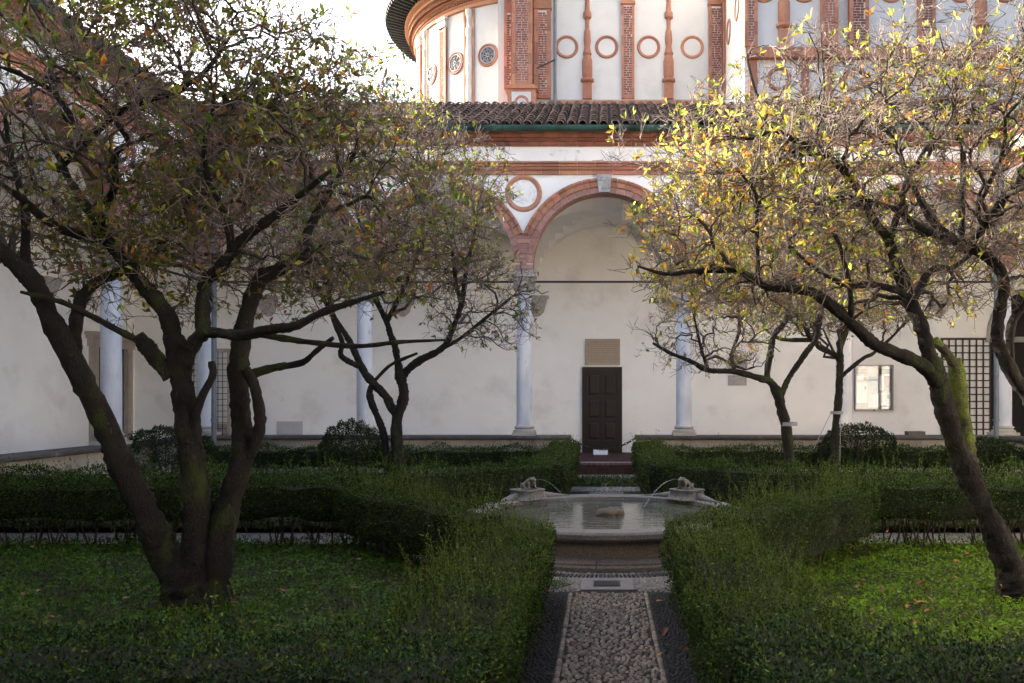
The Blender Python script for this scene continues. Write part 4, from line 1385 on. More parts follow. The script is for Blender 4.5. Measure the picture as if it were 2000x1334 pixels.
        ld = norm(rng.normal(size=(len(lp), 3)) * .8 + np.array([0, 0, .7]))
        LL = leaf * .85 * rng.uniform(.6, 1.2, len(lp)) * np.repeat(1, len(lp))
        LV = diamond_leaves(lp, ld, rand_dirs(len(lp), .4), LL, LL * .5)
        cc = np.array((.052, .086, .012)) * rng.uniform(.6, 1.6, (len(lp), 1))
        VV = np.concatenate([V, LV]); QQ = np.concatenate([Q, quads(len(lp)) + len(V)])
        col = np.concatenate([np.tile((.07, .08, .016), (len(V), 1)), np.repeat(cc, 4, 0)])
        np_mesh('shoots', VV, QQ, M['hleaf'], t, col, 'stuff')
    ns = int(Ln * stems)
    if ns:
        m = MB()
        for i in range(ns):
            s, q = rng.uniform(.05, Ln - .05), rng.uniform(-w / 2 + .12, w / 2 - .12)
            p0 = world(np.array(s), np.array(q), np.array(0.0))
            for j in range(2):
                p1 = world(np.array(s + rng.uniform(-.12, .12)), np.array(q + rng.uniform(-.12, .12)), np.array(.38))
                m.tube([p0, (p0 + p1) / 2 + rng.normal(0, .015, 3), p1], [.012, .009, .007], 5, False)
        m.build('stems', M['stem'], t, kind='stuff')
    return t


# ------------------------------------------------------------------ lawns
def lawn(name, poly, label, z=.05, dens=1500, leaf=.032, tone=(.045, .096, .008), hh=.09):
    me = MB().add([(x, y, z) for x, y in poly], [tuple(range(len(poly)))])
    bed = me.build(name, M['soil'], kind='structure')
    P_ = np.array(poly); x0, y0 = P_.min(0); x1, y1 = P_.max(0)
    n = int((x1 - x0) * (y1 - y0) * dens)
    p = np.stack([rng.uniform(x0, x1, n), rng.uniform(y0, y1, n)], 1)
    ins = np.zeros(n, bool); j = len(P_) - 1
    for i in range(len(P_)):
        xi, yi, xj, yj = *P_[i], *P_[j]
        c = ((yi > p[:, 1]) != (yj > p[:, 1])) & (p[:, 0] < (xj - xi) * (p[:, 1] - yi) / (yj - yi + 1e-12) + xi)
        ins ^= c; j = i
    p = p[ins]
    q = np.concatenate([p, np.zeros((len(p), 1))], 1); q = q[in_view(q, .4)]
    n = len(q)
    patch = wob(q[:, 0] * 1.3, q[:, 1] * 1.3, 77, 1.0)
    q[:, 2] = z + rng.beta(2, 1.6, n) * hh * (1 + .35 * patch)
    keep = rng.random(n) < np.clip(.8 + .5 * patch, .35, 1)
    q = q[keep]; patch = patch[keep]; n = len(q)
    blade = rng.random(n) < .25
    d = norm(rng.normal(size=(n, 3)) * np.array([1, 1, .35]) + np.where(blade[:, None], np.array([0, 0, 2.2]), np.array([0, 0, .15])))
    fn = norm(rng.normal(size=(n, 3)) * .45 + np.array([0, -.1, 1]))
    L = leaf * rng.uniform(.6, 1.25, n) * np.where(blade, 1.8, 1)
    V = diamond_leaves(q, d, fn, L, L * np.where(blade, .16, .8))
    c = np.array(tone) * rng.uniform(.55, 1.5, (n, 1)) * (1 + rng.uniform(-.12, .12, (n, 3))) * (1 + .25 * patch[:, None])
    np_mesh('ground_cover', V, quads(n), M['hleaf'], None, np.repeat(np.clip(c, .004, 1), 4, 0), 'stuff', label=label, cat='ground cover')
    return bed


lawn('moss_patch', [(-1.35, 7.72), (-.45, 7.72), (-.3, 7.95), (-.5, 8.12), (-1.2, 8.1)], 'tuft of grass on the pebbles left of the drain', z=.012, dens=2600, leaf=.03, hh=.05)
lawn('moss_patch', [(-.62, 16.4), (.66, 16.4), (.66, 17.9), (-.62, 17.9)], 'grassy patch on the far path before the step', z=.03, dens=900, leaf=.05, tone=(.06, .09, .02), hh=.05)


def mir(p): return (.08 - p[0], p[1])


NL = [(-8, 3.0), (-.62, 3.0), (-.62, 7.35), (-2.75, 9.92), (-8, 9.92)]
FLq = [(-8.9, 11.05), (-2.75, 11.05), (-.62, 12.9), (-.62, 18.1), (-8.9, 18.1)]
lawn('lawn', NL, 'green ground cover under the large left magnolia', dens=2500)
lawn('lawn', [mir(p) for p in NL], 'green ground cover under the large right magnolia', dens=2500, tone=(.078, .145, .006))  # brighter tone than the left bed puts sunlight into the leaf colour
lawn('lawn', FLq, 'ground cover in the far left bed', dens=420, leaf=.05)
lawn('lawn', [mir(p) for p in FLq], 'ground cover in the far right bed', dens=420, leaf=.05)

for m_, sd in ((lambda p: p, 'left'), (mir, 'right')):
    hedge('dark clipped hedge along the bottom %s foreground' % sd, m_((-7.0, 3.55)), m_((-.58, 3.55)), .70, .74, 5200, .022, 34, (.06, .26), tone=(.022, .050, .014), bottom=.2)
    hedge('hedge lining the %s side of the near pebble path' % sd, m_((-.79, 3.9)), m_((-.79, 7.4)), .68, .69, 5400, .020, 110, (.10, .40), tone=(.036, .072, .010), bottom=.05)
    hedge('slanting hedge at the %s front of the fountain' % sd, m_((-1.05, 7.55)), m_((-2.75, 9.5)), .6, .78, 4100, .022, 90, (.10, .42), tone=(.036, .072, .010), bottom=.14)
    hedge('dark hedge behind the large %s magnolia trunk' % sd, m_((-2.7, 9.66)), m_((-8.3, 9.66)), .58, .82, 3300, .025, 34, bottom=.30, stems=9)
    hedge('slanting hedge at the %s back of the fountain' % sd, m_((-2.75, 11.2)), m_((-1.0, 12.7)), .6, .80, 2300, .028, 34, (.08, .3))
    hedge('hedge of the far %s bed along the cross path' % sd, m_((-8.9, 11.15)), m_((-2.8, 11.15)), .58, .80, 1800, .031, 24 if sd == 'left' else 44, (.1, .36))
    hedge('hedge lining the %s side of the far path' % sd, m_((-.84, 12.9)), m_((-.84, 18.2)), .6, .78, 2000, .030, 26, tone=(.045, .075, .02))
    hedge('hedge on the %s in front of the far low wall' % sd, m_((-8.9, 18.0)), m_((-1.2, 18.0)), .6, .67, 1500, .036, 12, (.1, .3))


def shrub(label, c, r, dens=2700, leaf=.05, tone=(.022, .038, .012)):
    t = empty('round_shrub', (c[0], c[1], 0), label, 'shrub', 'rounded shrubs by the low wall')
    n = int(4 * math.pi * ((r[0] * r[1] + r[0] * r[2] + r[1] * r[2]) / 3) * dens * .7)
    d = rand_dirs(n); d[:, 2] = np.abs(d[:, 2]) * 1.0 - .25
    d = norm(d)
    q = np.array(c) + d * np.array(r) * (1 - rng.exponential(.06, n))[:, None] * (1 + wob(d[:, 0] * 2, d[:, 2] * 2 + d[:, 1], int(abs(c[0] * 10)), .12))[:, None]
    q = q[q[:, 2] > .02]; n = len(q)
    dd = norm(norm(q - np.array(c)) * .8 + rng.normal(size=(n, 3)) * .7)
    L = leaf * rng.uniform(.6, 1.2, n)
    V = diamond_leaves(q, dd, rand_dirs(n, .6), L, L * .45)
    col = np.array(tone) * rng.uniform(.5, 1.6, (n, 1))
    np_mesh('foliage', V, quads(n), M['shrub'], t, np.repeat(col, 4, 0), 'stuff')
    m = MB()
    for k in range(9):
        e = np.array(c) + rand_dirs(1, .8)[0] * np.array(r) * .75
        m.tube([(c[0], c[1], 0), (np.array((c[0], c[1], 0)) + e) / 2 + rng.normal(0, .04, 3), e], [.02, .014, .006], 5)
    m.build('stems', M['stem'], t, kind='stuff')
    return t


c_ = P(686, 855, 17.0); shrub('rounded dark shrub left of the small magnolia by the low wall', (c_[0], 17.0, .62), (.62, .5, .66))
c_ = P(1680, 860, 17.3); shrub('wide dark shrub below the notice board', (c_[0], 17.3, .55), (.84, .55, .66), tone=(.018, .030, .011))
c_ = P(325, 870, 16.6); shrub('low bushy shrub in the far left corner of the garden', (c_[0], 16.6, .55), (.95, .6, .62))
c_ = P(1925, 870, 17.4); shrub('low shrub near the far right downpipe', (c_[0], 17.4, .5), (.6, .5, .42))

# ------------------------------------------------------------------ magnolias
LEAFV = np.array([(0, 0, 0), (0, .38, -.02), (-.15, .36, .04), (.15, .36, .04), (0, .68, -.03), (-.2, .66, .04), (.2, .66, .04), (0, 1, -.10)])
LEAFF = np.array([(0, 1, 2), (0, 3, 1), (1, 4, 5), (1, 5, 2), (1, 3, 6), (1, 6, 4), (4, 7, 5), (4, 6, 7)])
LOWV = np.array([(0, 0, 0), (-.19, .55, .05), (.19, .55, .05), (0, .55, -.02), (0, 1, -.08)])
LOWF = np.array([(0, 3, 1), (0, 2, 3), (3, 4, 1), (3, 2, 4)])
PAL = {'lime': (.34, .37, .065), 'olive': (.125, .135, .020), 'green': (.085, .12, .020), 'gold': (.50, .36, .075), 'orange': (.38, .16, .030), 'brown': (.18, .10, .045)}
LEAFM = {}
for k_, c in PAL.items():
    me = bpy.data.meshes.new('leaf_' + k_)
    me.from_pydata([tuple(p) for p in LEAFV], [], [tuple(f) for f in LEAFF])
    ca = me.color_attributes.new('tint', 'FLOAT_COLOR', 'POINT')
    ca.data.foreach_set('color', np.tile((*c, 1), (len(LEAFV), 1)).astype(np.float32).ravel())
    me.materials.append(M['leaf']); LEAFM[k_] = me


def smooth_line(pts, n):
    """Catmull-Rom through (x,y,z,r)"""
    p = np.array(pts, float)
    p = np.vstack([2 * p[0] - p[1], p, 2 * p[-1] - p[-2]])
    out = []
    for i in range(1, len(p) - 2):
        for f in np.linspace(0, 1, n, endpoint=False):
            a, b, c, d = p[i - 1], p[i], p[i + 1], p[i + 2]
            out.append(.5 * ((2 * b) + (-a + c) * f + (2 * a - 5 * b + 4 * c - d) * f * f + (-a + 3 * b - 3 * c + d) * f ** 3))
    out.append(p[-2])
    o = np.array(out); o[:, 3] = np.maximum(o[:, 3], .003)
    return o


def slim(L, f): return [(a, b, c, r * f) for a, b, c, r in L]


def magnolia(name, label, Y0, limbs, crown, counts, pal, leafp, base, leafL=.095, singles=0, moss=(), twig_r=1.0, zlo=2.2, hot=None):
    t = empty('magnolia_tree', base, label, 'tree', 'magnolia trees of the garden')
    bark, mossy = MB(), MB()
    nodes, tang, rads = [], [], []
    for li, L in enumerate(limbs):
        w = []
        for (px, py, dy, r) in L:
            q = P(px, py, Y0 + dy); w.append((*q, r * (.80 if r > 6 else .85) * (Y0 + dy) / F))
        w = smooth_line(w, 9 if L[0][3] * Y0 / F > .05 else 6)
        # knobbly outline
        big = w[0, 3] > .05
        ii = np.arange(len(w)); stp = .5 if big else 1
        rr = w[:, 3] * (1 + .05 * np.sin(ii * 1.7 * stp + li) + .05 * np.sin(ii * .73 * stp + li * 2) + rng.normal(0, .02, len(w)))
        tgt = mossy if li in moss else bark
        n_s = 16 if big else 8
        tgt.tube(w[:, :3], rr, n_s)
        Vv = tgt.v[-1]; k = len(w)
        th = np.tile(np.arange(n_s) * 2 * math.pi / n_s, k); hh = np.repeat(np.cumsum(np.r_[0, np.linalg.norm(np.diff(w[:, :3], axis=0), axis=1)]), n_s)
        fl = 0
        for q in range(8):
            fa, fz, ph = rng.integers(1, 6), rng.uniform(4, 38), rng.uniform(0, 6.28)
            fl = fl + np.sin(th * fa + fz * hh + ph) * np.sin(fz * 1.3 * hh + ph * 2 + th) / 8
        bump = (fl * (.34 if big else .2) + rng.normal(0, .05 if big else .03, len(Vv)))[:, None]
        cen = np.repeat(w[:, :3], n_s, 0)
        tgt.v[-1] = cen + (Vv - cen) * (1 + bump)
        if big:                                       # burls
            for q in range(int(len(w) * .22)):
                i = rng.integers(2, len(w) - 1); dirn = rand_dirs(1)[0]; c = w[i, :3] + dirn * w[i, 3] * .8; rb = w[i, 3] * rng.uniform(.15, .34)
                J, K = 5, 8
                V = [c + rb * rng.uniform(.85, 1.15) * np.array([math.sin(math.pi * a / J) * math.cos(6.2832 * b / K), math.sin(math.pi * a / J) * math.sin(6.2832 * b / K), math.cos(math.pi * a / J)]) for a in range(J + 1) for b in range(K)]
                tgt.add(V, [(a * K + b, a * K + (b + 1) % K, (a + 1) * K + (b + 1) % K, (a + 1) * K + b) for a in range(J) for b in range(K)])
        tg = norm(np.gradient(w[:, :3], axis=0))
        sel = w[:, 2] > zlo
        nodes.append(w[sel, :3]); tang.append(tg[sel]); rads.append(rr[sel])
    bark.build('trunk', M['bark'], t, True, sharp=80)
    if mossy.n: mossy.build('mossy_stem', M['bark_moss'], t, True, sharp=80)
    nodes, tang, rads = map(np.concatenate, (nodes, tang, rads))
    vol = np.array([c[3] * c[4] * c[5] for c in crown]); vol /= vol.sum()

    def targets(n, shell):
        out = []
        while sum(map(len, out)) < n:
            m = n * 2
            ci = rng.choice(len(crown), m, p=vol)
            C = np.array(crown)[ci]
            d = rand_dirs(m); r = (shell + (1 - shell) * rng.random(m)) ** (1 / 2.2)
            # uneven outline
            lump = 1 + .14 * np.sin(d[:, 0] * 5 + ci) * np.sin(d[:, 1] * 6 + 1) + .10 * np.sin(d[:, 2] * 9 + d[:, 0] * 7)
            q = C[:, :3] + d * C[:, 3:6] * (r * lump)[:, None]
            ok = q[:, 2] > C[:, 2] - C[:, 5] * .78
            out.append(q[ok])
        return np.concatenate(out)[:n]
    TV, TQ, off = [], [], 0
    BV, BQ, boff = [], [], 0
    tips, tipd = [], []

    def level(n, shell, npts, r0, r1, jit, maxlen, curve, batches=1, keep_tips=False):
        nonlocal nodes, tang, rads, off, boff
        for b_ in range(batches):
            tg = targets(n // batches, shell)
            N_ = len(tg)
            best = np.zeros(N_, int)
            for i in range(0, N_, 250):
                D = tg[i:i + 250, None] - nodes[None]
                dist = np.linalg.norm(D, axis=2)
                cosn = (D * tang[None]).sum(2) / (dist + 1e-6)
                best[i:i + 250] = np.argmin(dist * (1.35 - .5 * cosn), axis=1)
            p0, t0, rn = nodes[best], tang[best], rads[best]
            D = tg - p0; dist = np.linalg.norm(D, axis=1)
            far = dist > maxlen
            tg = np.where(far[:, None], p0 + D / (dist[:, None] + 1e-9) * maxlen, tg); dist = np.minimum(dist, maxlen)
            c1 = p0 + norm(t0 * curve + norm(tg - p0) * .6 + rng.normal(0, .25, (N_, 3))) * (dist * .45)[:, None]
            f = np.linspace(0, 1, npts)[None, :, None]
            pl = (1 - f) ** 2 * p0[:, None] + 2 * f * (1 - f) * c1[:, None] + f * f * tg[:, None]
            j = rng.normal(0, 1, pl.shape) * (dist * jit)[:, None, None]; j[:, 0] = 0
            pl = pl + j
            ra = np.minimum(r0 * rng.uniform(.75, 1.25, N_), rn * .8)
            rb = np.minimum(np.full(N_, r1), ra * .7)
            rad = ra[:, None] + (rb - ra)[:, None] * np.linspace(0, 1, npts)[None] ** .8
            V, Q = tubes(pl, rad, 5 if r0 > .012 else (4 if r0 > .006 else 3))
            if keep_tips:
                TV.append(V); TQ.append(Q + off); off += len(V)
            else:
                BV.append(V); BQ.append(Q + boff); boff += len(V)
            tn = norm(np.gradient(pl, axis=1))
            nodes = np.concatenate([nodes, pl[:, 1:].reshape(-1, 3)]); tang = np.concatenate([tang, tn[:, 1:].reshape(-1, 3)]); rads = np.concatenate([rads, rad[:, 1:].reshape(-1)])
            if keep_tips:
                tips.append(pl[:, 1:].reshape(-1, 3)); tipd.append(tn[:, 1:].reshape(-1, 3))
    n1, n2, n3, n4 = counts
    level(n1, .10, 8, .022 * twig_r, .010 * twig_r, .035, 1.5, .9)
    level(n2, .18, 7, .0095 * twig_r, .0045 * twig_r, .032, .9, .9, 2)
    level(n3, .30, 4, .0048 * twig_r, .0022 * twig_r, .04, .5, .9, 3, True)
    # short spurs
    tp, td = np.concatenate(tips), np.concatenate(tipd)
    idx = rng.choice(len(tp), n4)
    sd_ = norm(td[idx] * .9 + rng.normal(0, .55, (n4, 3)) + np.array([0, 0, .35]))
    sl = rng.uniform(.04, .15, n4) * (twig_r ** .5)
    p0 = tp[idx]; p2 = p0 + sd_ * sl[:, None]; p1 = (p0 + p2) / 2 + rng.normal(0, 1, (n4, 3)) * (sl * .12)[:, None]
    pl = np.stack([p0, p2], 1)
    V, Q = tubes(pl, np.tile(np.array([.0026, .0020]) * twig_r, (n4, 1)), 3)
    TV.append(V); TQ.append(Q + off)
    np_mesh('branches', np.concatenate(BV), np.concatenate(BQ), M['branch'], t, None, 'stuff', True)
    np_mesh('twigs', np.concatenate(TV), np.concatenate(TQ), M['twig'], t, None, 'stuff')
    # leaves in tufts at the spur ends
    ends = p2; prob = np.full(n4, leafp)
    patch = np.sin(ends[:, 0] * 2.3 + 1) * np.sin(ends[:, 1] * 2.1) * np.sin(ends[:, 2] * 2.9 + 2)
    prob = prob * np.clip(1 + 1.6 * patch, .15, 2.6)
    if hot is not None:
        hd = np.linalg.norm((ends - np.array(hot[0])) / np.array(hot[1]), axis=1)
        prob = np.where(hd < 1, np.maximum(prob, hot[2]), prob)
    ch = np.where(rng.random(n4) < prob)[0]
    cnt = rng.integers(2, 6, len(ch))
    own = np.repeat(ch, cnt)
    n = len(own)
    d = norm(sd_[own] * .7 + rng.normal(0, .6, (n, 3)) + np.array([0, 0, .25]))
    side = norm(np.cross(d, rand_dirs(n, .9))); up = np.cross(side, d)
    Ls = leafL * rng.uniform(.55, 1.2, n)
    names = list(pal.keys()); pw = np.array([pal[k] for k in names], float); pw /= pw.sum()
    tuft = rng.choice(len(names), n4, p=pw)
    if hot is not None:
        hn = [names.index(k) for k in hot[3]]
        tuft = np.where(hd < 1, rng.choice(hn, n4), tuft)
    cl = np.where(rng.random(n) < .7, tuft[own], rng.choice(len(names), n, p=pw))
    R = np.stack([side, d, up], -1) * Ls[:, None, None]
    pos = ends[own]
    order = np.argsort(pos[:, 1]); iv = in_view(pos, -.05)
    first = [i for i in order if iv[i] and pos[i, 2] < EYE + (HY) / F * pos[i, 1]][:singles]
    mask = np.ones(n, bool); mask[first] = False
    LV_, LF_ = LOWV, LOWF
    V = np.einsum('nij,kj->nki', R[mask], LV_) + pos[mask][:, None]
    m_ = mask.sum()
    col = np.array([PAL[k] for k in names])[cl[mask]] * rng.uniform(.65, 1.35, (m_, 1)) * (1 + rng.uniform(-.1, .1, (m_, 3)))
    Fq = (np.arange(m_)[:, None, None] * len(LV_) + LF_[None]).reshape(-1, 3)
    np_mesh('crown', V.reshape(-1, 3), Fq, M['leaf'], t, np.repeat(col, len(LV_), 0), 'stuff', True)
    for i in first:
        m4 = Matrix.Identity(4)
        for a in range(3):
            for b in range(3): m4[a][b] = R[i][a, b]
            m4[a][3] = pos[i][a]
        piece('leaf', LEAFM[names[cl[i]]], t, m4)
    return t


# large left magnolia, several stems from one stool
L_ = [
    [(372, 1185, 0, 66), (360, 1140, 0, 58), (322, 1080, 0, 42), (290, 1010, -.02, 35), (248, 930, -.05, 32), (205, 830, -.1, 30), (150, 720, -.15, 27), (100, 622, -.2, 25), (68, 556, -.25, 24), (22, 510, -.3, 21), (-30, 455, -.4, 17), (-90, 380, -.5, 12)],
    [(380, 1180, 0, 60), (384, 1060, 0, 42), (381, 950, 0, 38), (371, 860, 0, 36), (361, 790, 0, 34), (351, 720, 0, 32), (338, 660, 0, 27), (325, 612, 0, 25), (270, 545, .05, 22), (226, 486, .1, 21), (194, 440, .15, 16), (166, 399, .2, 13), (135, 350, .25, 11), (112, 300, .3, 9), (82, 250, .35, 8), (50, 205, .4, 5)],
    [(415, 1175, .05, 50), (425, 1080, .05, 36), (448, 980, .08, 30), (474, 890, .1, 28), (470, 800, .12, 26), (466, 720, .15, 25), (480, 620, .2, 22), (508, 548, .25, 20), (545, 528, .3, 18), (582, 505, .4, 16), (600, 455, .5, 13), (630, 399, .6, 10), (665, 340, .7, 7), (700, 290, .8, 4)],
    [(480, 900, .1, 14), (500, 860, .05, 15), (508, 817, 0, 14), (497, 755, -.02, 13), (480, 722, 0, 12)],
    [(352, 725, 0, 24), (368, 688, -.05, 19), (392, 655, -.1, 16), (420, 650, -.15, 13), (472, 655, -.2, 13), (531, 643, -.3, 12), (576, 637, -.4, 11), (630, 610, -.5, 9), (690, 590, -.6, 7), (750, 570, -.7, 4)],
    [(500, 652, -.25, 8), (560, 662, -.3, 8), (610, 669, -.35, 7), (700, 676, -.4, 6), (780, 668, -.5, 5), (870, 664, -.55, 3)],
    [(396, 655, -.1, 16), (396, 606, -.05, 17), (400, 552, 0, 17), (420, 532, .0, 15), (450, 498, -.05, 14), (477, 466, -.1, 13), (517, 435, -.15, 11), (553, 408, -.2, 9), (600, 370, -.3, 7), (650, 330, -.4, 4)],
    [(452, 496, -.05, 9), (445, 430, -.1, 9), (423, 390, -.15, 8), (405, 345, -.2, 7), (400, 280, -.25, 6), (420, 200, -.3, 4)],
    [(335, 735, 0, 20), (300, 694, -.05, 19), (276, 665, -.1, 18), (268, 655, -.12, 15)],
    [(276, 668, -.1, 8), (217, 638, -.15, 8), (179, 618, -.2, 7), (120, 590, -.3, 6), (40, 570, -.4, 4)],
    [(146, 700, -.15, 16), (146, 655, -.05, 15), (157, 590, .1, 14), (185, 553, .2, 13), (230, 533, .3, 11), (290, 500, .45, 9), (350, 430, .6, 7), (390, 340, .8, 5)],
    [(375, 870, 0, 15), (388, 790, -.1, 13), (415, 735, -.15, 12), (413, 706, -.15, 11)],
    [(205, 465, .12, 13), (150, 457, .0, 12), (90, 430, -.1, 11), (45, 390, -.2, 9), (0, 358, -.3, 7), (-60, 310, -.4, 5)],
    [(194, 445, .15, 10), (206, 400, .0, 9), (225, 360, -.1, 8), (226, 300, -.15, 8), (250, 277, -.15, 6), (222, 232, -.2, 6), (192, 202, -.2, 4)],
    [(112, 332, .3, 10), (160, 284, .25, 10), (225, 225, .2, 9), (275, 200, .2, 8), (337, 180, .2, 7), (400, 140, .2, 5), (450, 70, .2, 4)],
    [(162, 262, .2, 8), (120, 200, .25, 7), (98, 175, .3, 6), (50, 150, .3, 5), (0, 130, .3, 4)],
    [(60, 545, -.25, 14), (50, 500, -.1, 11), (50, 420, 0, 10), (40, 370, .1, 8), (20, 300, .2, 6), (10, 230, .2, 4)],
    [(558, 714, .1, 10), (520, 722, .12, 11), (480, 735, .12, 12)],
    [(540, 718, .1, 9), (590, 708, .0, 8), (616, 687, -.1, 6), (650, 660, -.2, 5)],
]
L_[1] = slim(L_[1][:1], 1) + slim(L_[1][1:], .80); L_[0] = slim(L_[0][:2], 1) + slim(L_[0][2:], .92); L_[11] = slim(L_[11], .75); L_[2] = slim(L_[2], .9)
magnolia('l', 'large multi-stemmed magnolia with dark mossy trunks on the left lawn', 6.85, L_,
         [(-4.75, 7.4, 4.3, 2.4, 1.75, 1.6), (-2.75, 7.5, 3.55, 1.55, 1.35, 1.05), (-3.3, 7.4, 4.45, 1.35, 1.4, 1.1), (-3.3, 7.3, 2.85, 1.6, .8, .5)], (100, 820, 7700, 24500),
         {'olive': 4, 'green': 4, 'lime': 1.5, 'gold': .35, 'orange': .5, 'brown': 3.2}, .23, (-3.36, 6.85, .05), .08, 290, (), 1.25, 2.35)

R_ = [
    [(1990, 1185, 0, 66), (1978, 1130, 0, 50), (1962, 1080, 0, 40), (1930, 1010, 0, 34), (1900, 950, 0, 32), (1868, 870, 0, 31), (1848, 810, 0, 31), (1836, 760, 0, 31), (1826, 722, 0, 28), (1812, 682, 0, 23), (1799, 635, 0, 21), (1775, 584, .05, 21), (1761, 540, .08, 19), (1745, 500, .1, 17), (1733, 465, .1, 14), (1705, 428, .05, 12), (1681, 378, 0, 11), (1657, 346, -.05, 10), (1618, 304, -.1, 9), (1580, 287, -.2, 9), (1541, 268, -.3, 8), (1510, 255, -.35, 6), (1468, 270, -.4, 5), (1419, 266, -.45, 4)],
    [(1835, 745, 0, 26), (1800, 712, -.05, 21), (1755, 692, -.1, 19), (1707, 672, -.15, 18), (1680, 648, -.2, 17), (1637, 608, -.25, 16), (1593, 574, -.3, 14), (1552, 564, -.35, 12), (1502, 561, -.4, 11), (1468, 544, -.45, 10), (1441, 530, -.5, 9), (1395, 528, -.55, 8), (1350, 530, -.6, 7), (1300, 535, -.6, 5), (1245, 520, -.6, 3)],
    [(1895, 905, .1, 20), (1885, 850, .12, 20), (1877, 800, .12, 20), (1872, 760, .12, 20), (1868, 722, .12, 19), (1862, 702, .12, 14)],
    [(1866, 715, .1, 12), (1845, 685, .08, 12), (1825, 665, .05, 12)],
    [(1995, 1180, .1, 52), (2025, 1080, .2, 34), (2050, 960, .3, 30), (2045, 860, .3, 27), (2012, 775, .25, 24), (1984, 743, .2, 22), (1957, 689, .15, 21), (1948, 652, .15, 19), (1954, 601, .15, 17), (1961, 555, .15, 17), (1945, 515, .2, 17), (1902, 487, .2, 16), (1880, 478, .2, 13), (1879, 386, .2, 9), (1882, 312, .2, 8), (1874, 270, .2, 7), (1860, 200, .2, 4)],
    [(1898, 484, .2, 10), (1909, 454, .1, 10), (1950, 400, 0, 9), (2000, 342, -.1, 8), (2050, 280, -.2, 6)],
    [(1885, 480, .2, 10), (1850, 455, .3, 9), (1818, 430, .35, 8), (1784, 366, .4, 7), (1770, 345, .4, 6), (1750, 280, .5, 5), (1700, 220, .55, 4)],
    [(1888, 482, .2, 10), (1801, 447, .0, 9), (1757, 413, -.1, 8), (1720, 400, -.15, 7), (1660, 385, -.2, 6), (1590, 400, -.3, 4)],
    [(1738, 470, .1, 9), (1755, 410, .2, 8), (1772, 350, .25, 7), (1796, 312, .3, 6), (1815, 271, .35, 5), (1830, 210, .4, 4)],
    [(1770, 575, .05, 12), (1751, 567, -.05, 9), (1704, 556, -.1, 8), (1654, 557, -.2, 7), (1600, 530, -.3, 5), (1540, 480, -.4, 4)],
    [(1780, 590, .05, 11), (1798, 560, .2, 10), (1812, 534, .3, 9), (1835, 522, .4, 8), (1866, 520, .5, 6), (1920, 470, .6, 5), (1960, 400, .7, 4)],
    [(1975, 735, .2, 13), (1974, 640, .3, 13), (2000, 594, .3, 12), (2040, 520, .35, 10), (2080, 430, .4, 7)],
    [(1660, 630, -.22, 7), (1662, 590, -.3, 7), (1655, 540, -.35, 6), (1640, 480, -.4, 5), (1610, 420, -.5, 4)],
    [(1480, 552, -.42, 6), (1480, 500, -.45, 5), (1478, 440, -.5, 5), (1476, 380, -.55, 4), (1440, 330, -.55, 3)],
    [(1620, 306, -.1, 6), (1580, 300, .05, 6), (1545, 300, .1, 7), (1500, 330, .15, 5), (1470, 350, .2, 3)],
]
R_[0] = slim(R_[0][:1], .9) + slim(R_[0][1:], .80); R_[1] = slim(R_[1], .85); R_[4] = slim(R_[4], .78); R_[11] = slim(R_[11], .75)
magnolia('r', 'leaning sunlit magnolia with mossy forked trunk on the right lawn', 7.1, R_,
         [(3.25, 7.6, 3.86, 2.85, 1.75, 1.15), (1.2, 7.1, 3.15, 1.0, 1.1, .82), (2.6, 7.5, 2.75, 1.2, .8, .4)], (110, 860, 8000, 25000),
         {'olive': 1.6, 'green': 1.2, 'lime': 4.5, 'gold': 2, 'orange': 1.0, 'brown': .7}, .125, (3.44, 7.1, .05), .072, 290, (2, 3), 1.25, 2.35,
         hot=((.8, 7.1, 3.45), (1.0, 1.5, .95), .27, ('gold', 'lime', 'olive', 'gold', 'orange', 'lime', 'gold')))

BL_ = [
    [(778, 976, 0, 19), (778, 927, 0, 14.5), (776, 882, 0, 13.5), (775, 819, 0, 13), (785, 790, 0, 12.5), (789, 765, 0, 12), (782, 736, 0, 12), (777, 707, 0, 9), (771, 675, 0, 8), (762, 652, .05, 8), (755, 628, .1, 7), (737, 589, .2, 6), (725, 540, .3, 5), (715, 470, .4, 4)],
    [(784, 742, 0, 10), (795, 724, 0, 9.5), (823, 702, -.1, 9), (858, 684, -.2, 8), (877, 661, -.25, 7), (901, 594, -.3, 6), (908, 547, -.35, 5), (915, 510, -.4, 4), (930, 440, -.4, 3)],
    [(778, 815, 0, 11), (764, 795, 0, 10), (753, 774, 0, 10), (726, 745, 0, 9.5), (710, 724, 0, 9), (690, 681, .1, 8), (674, 652, .2, 7), (656, 625, .3, 6), (630, 580, .4, 5), (600, 520, .5, 4)],
    [(766, 960, .0, 10), (757, 918, .05, 9.5), (752, 860, .05, 9), (742, 826, .03, 8.5), (728, 792, 0, 8), (722, 768, 0, 8), (728, 748, 0, 7)],
    [(700, 715, 0, 7), (680, 705, -.1, 7), (665, 692, -.15, 6), (668, 668, -.2, 6), (650, 620, -.3, 5), (640, 560, -.4, 4)],
    [(755, 630, .1, 6), (773, 594, 0, 6), (798, 540, -.1, 5), (820, 480, -.2, 4), (830, 400, -.3, 3)],
    [(730, 745, 0, 4), (760, 715, -.1, 4), (790, 700, -.15, 4), (815, 690, -.2, 3)],
    [(901, 594, -.3, 5), (890, 550, -.25, 5), (885, 500, -.2, 4), (870, 430, -.2, 3)],
    [(860, 684, -.2, 5), (900, 660, -.3, 4), (950, 620, -.4, 4), (1000, 580, -.5, 3)],
]
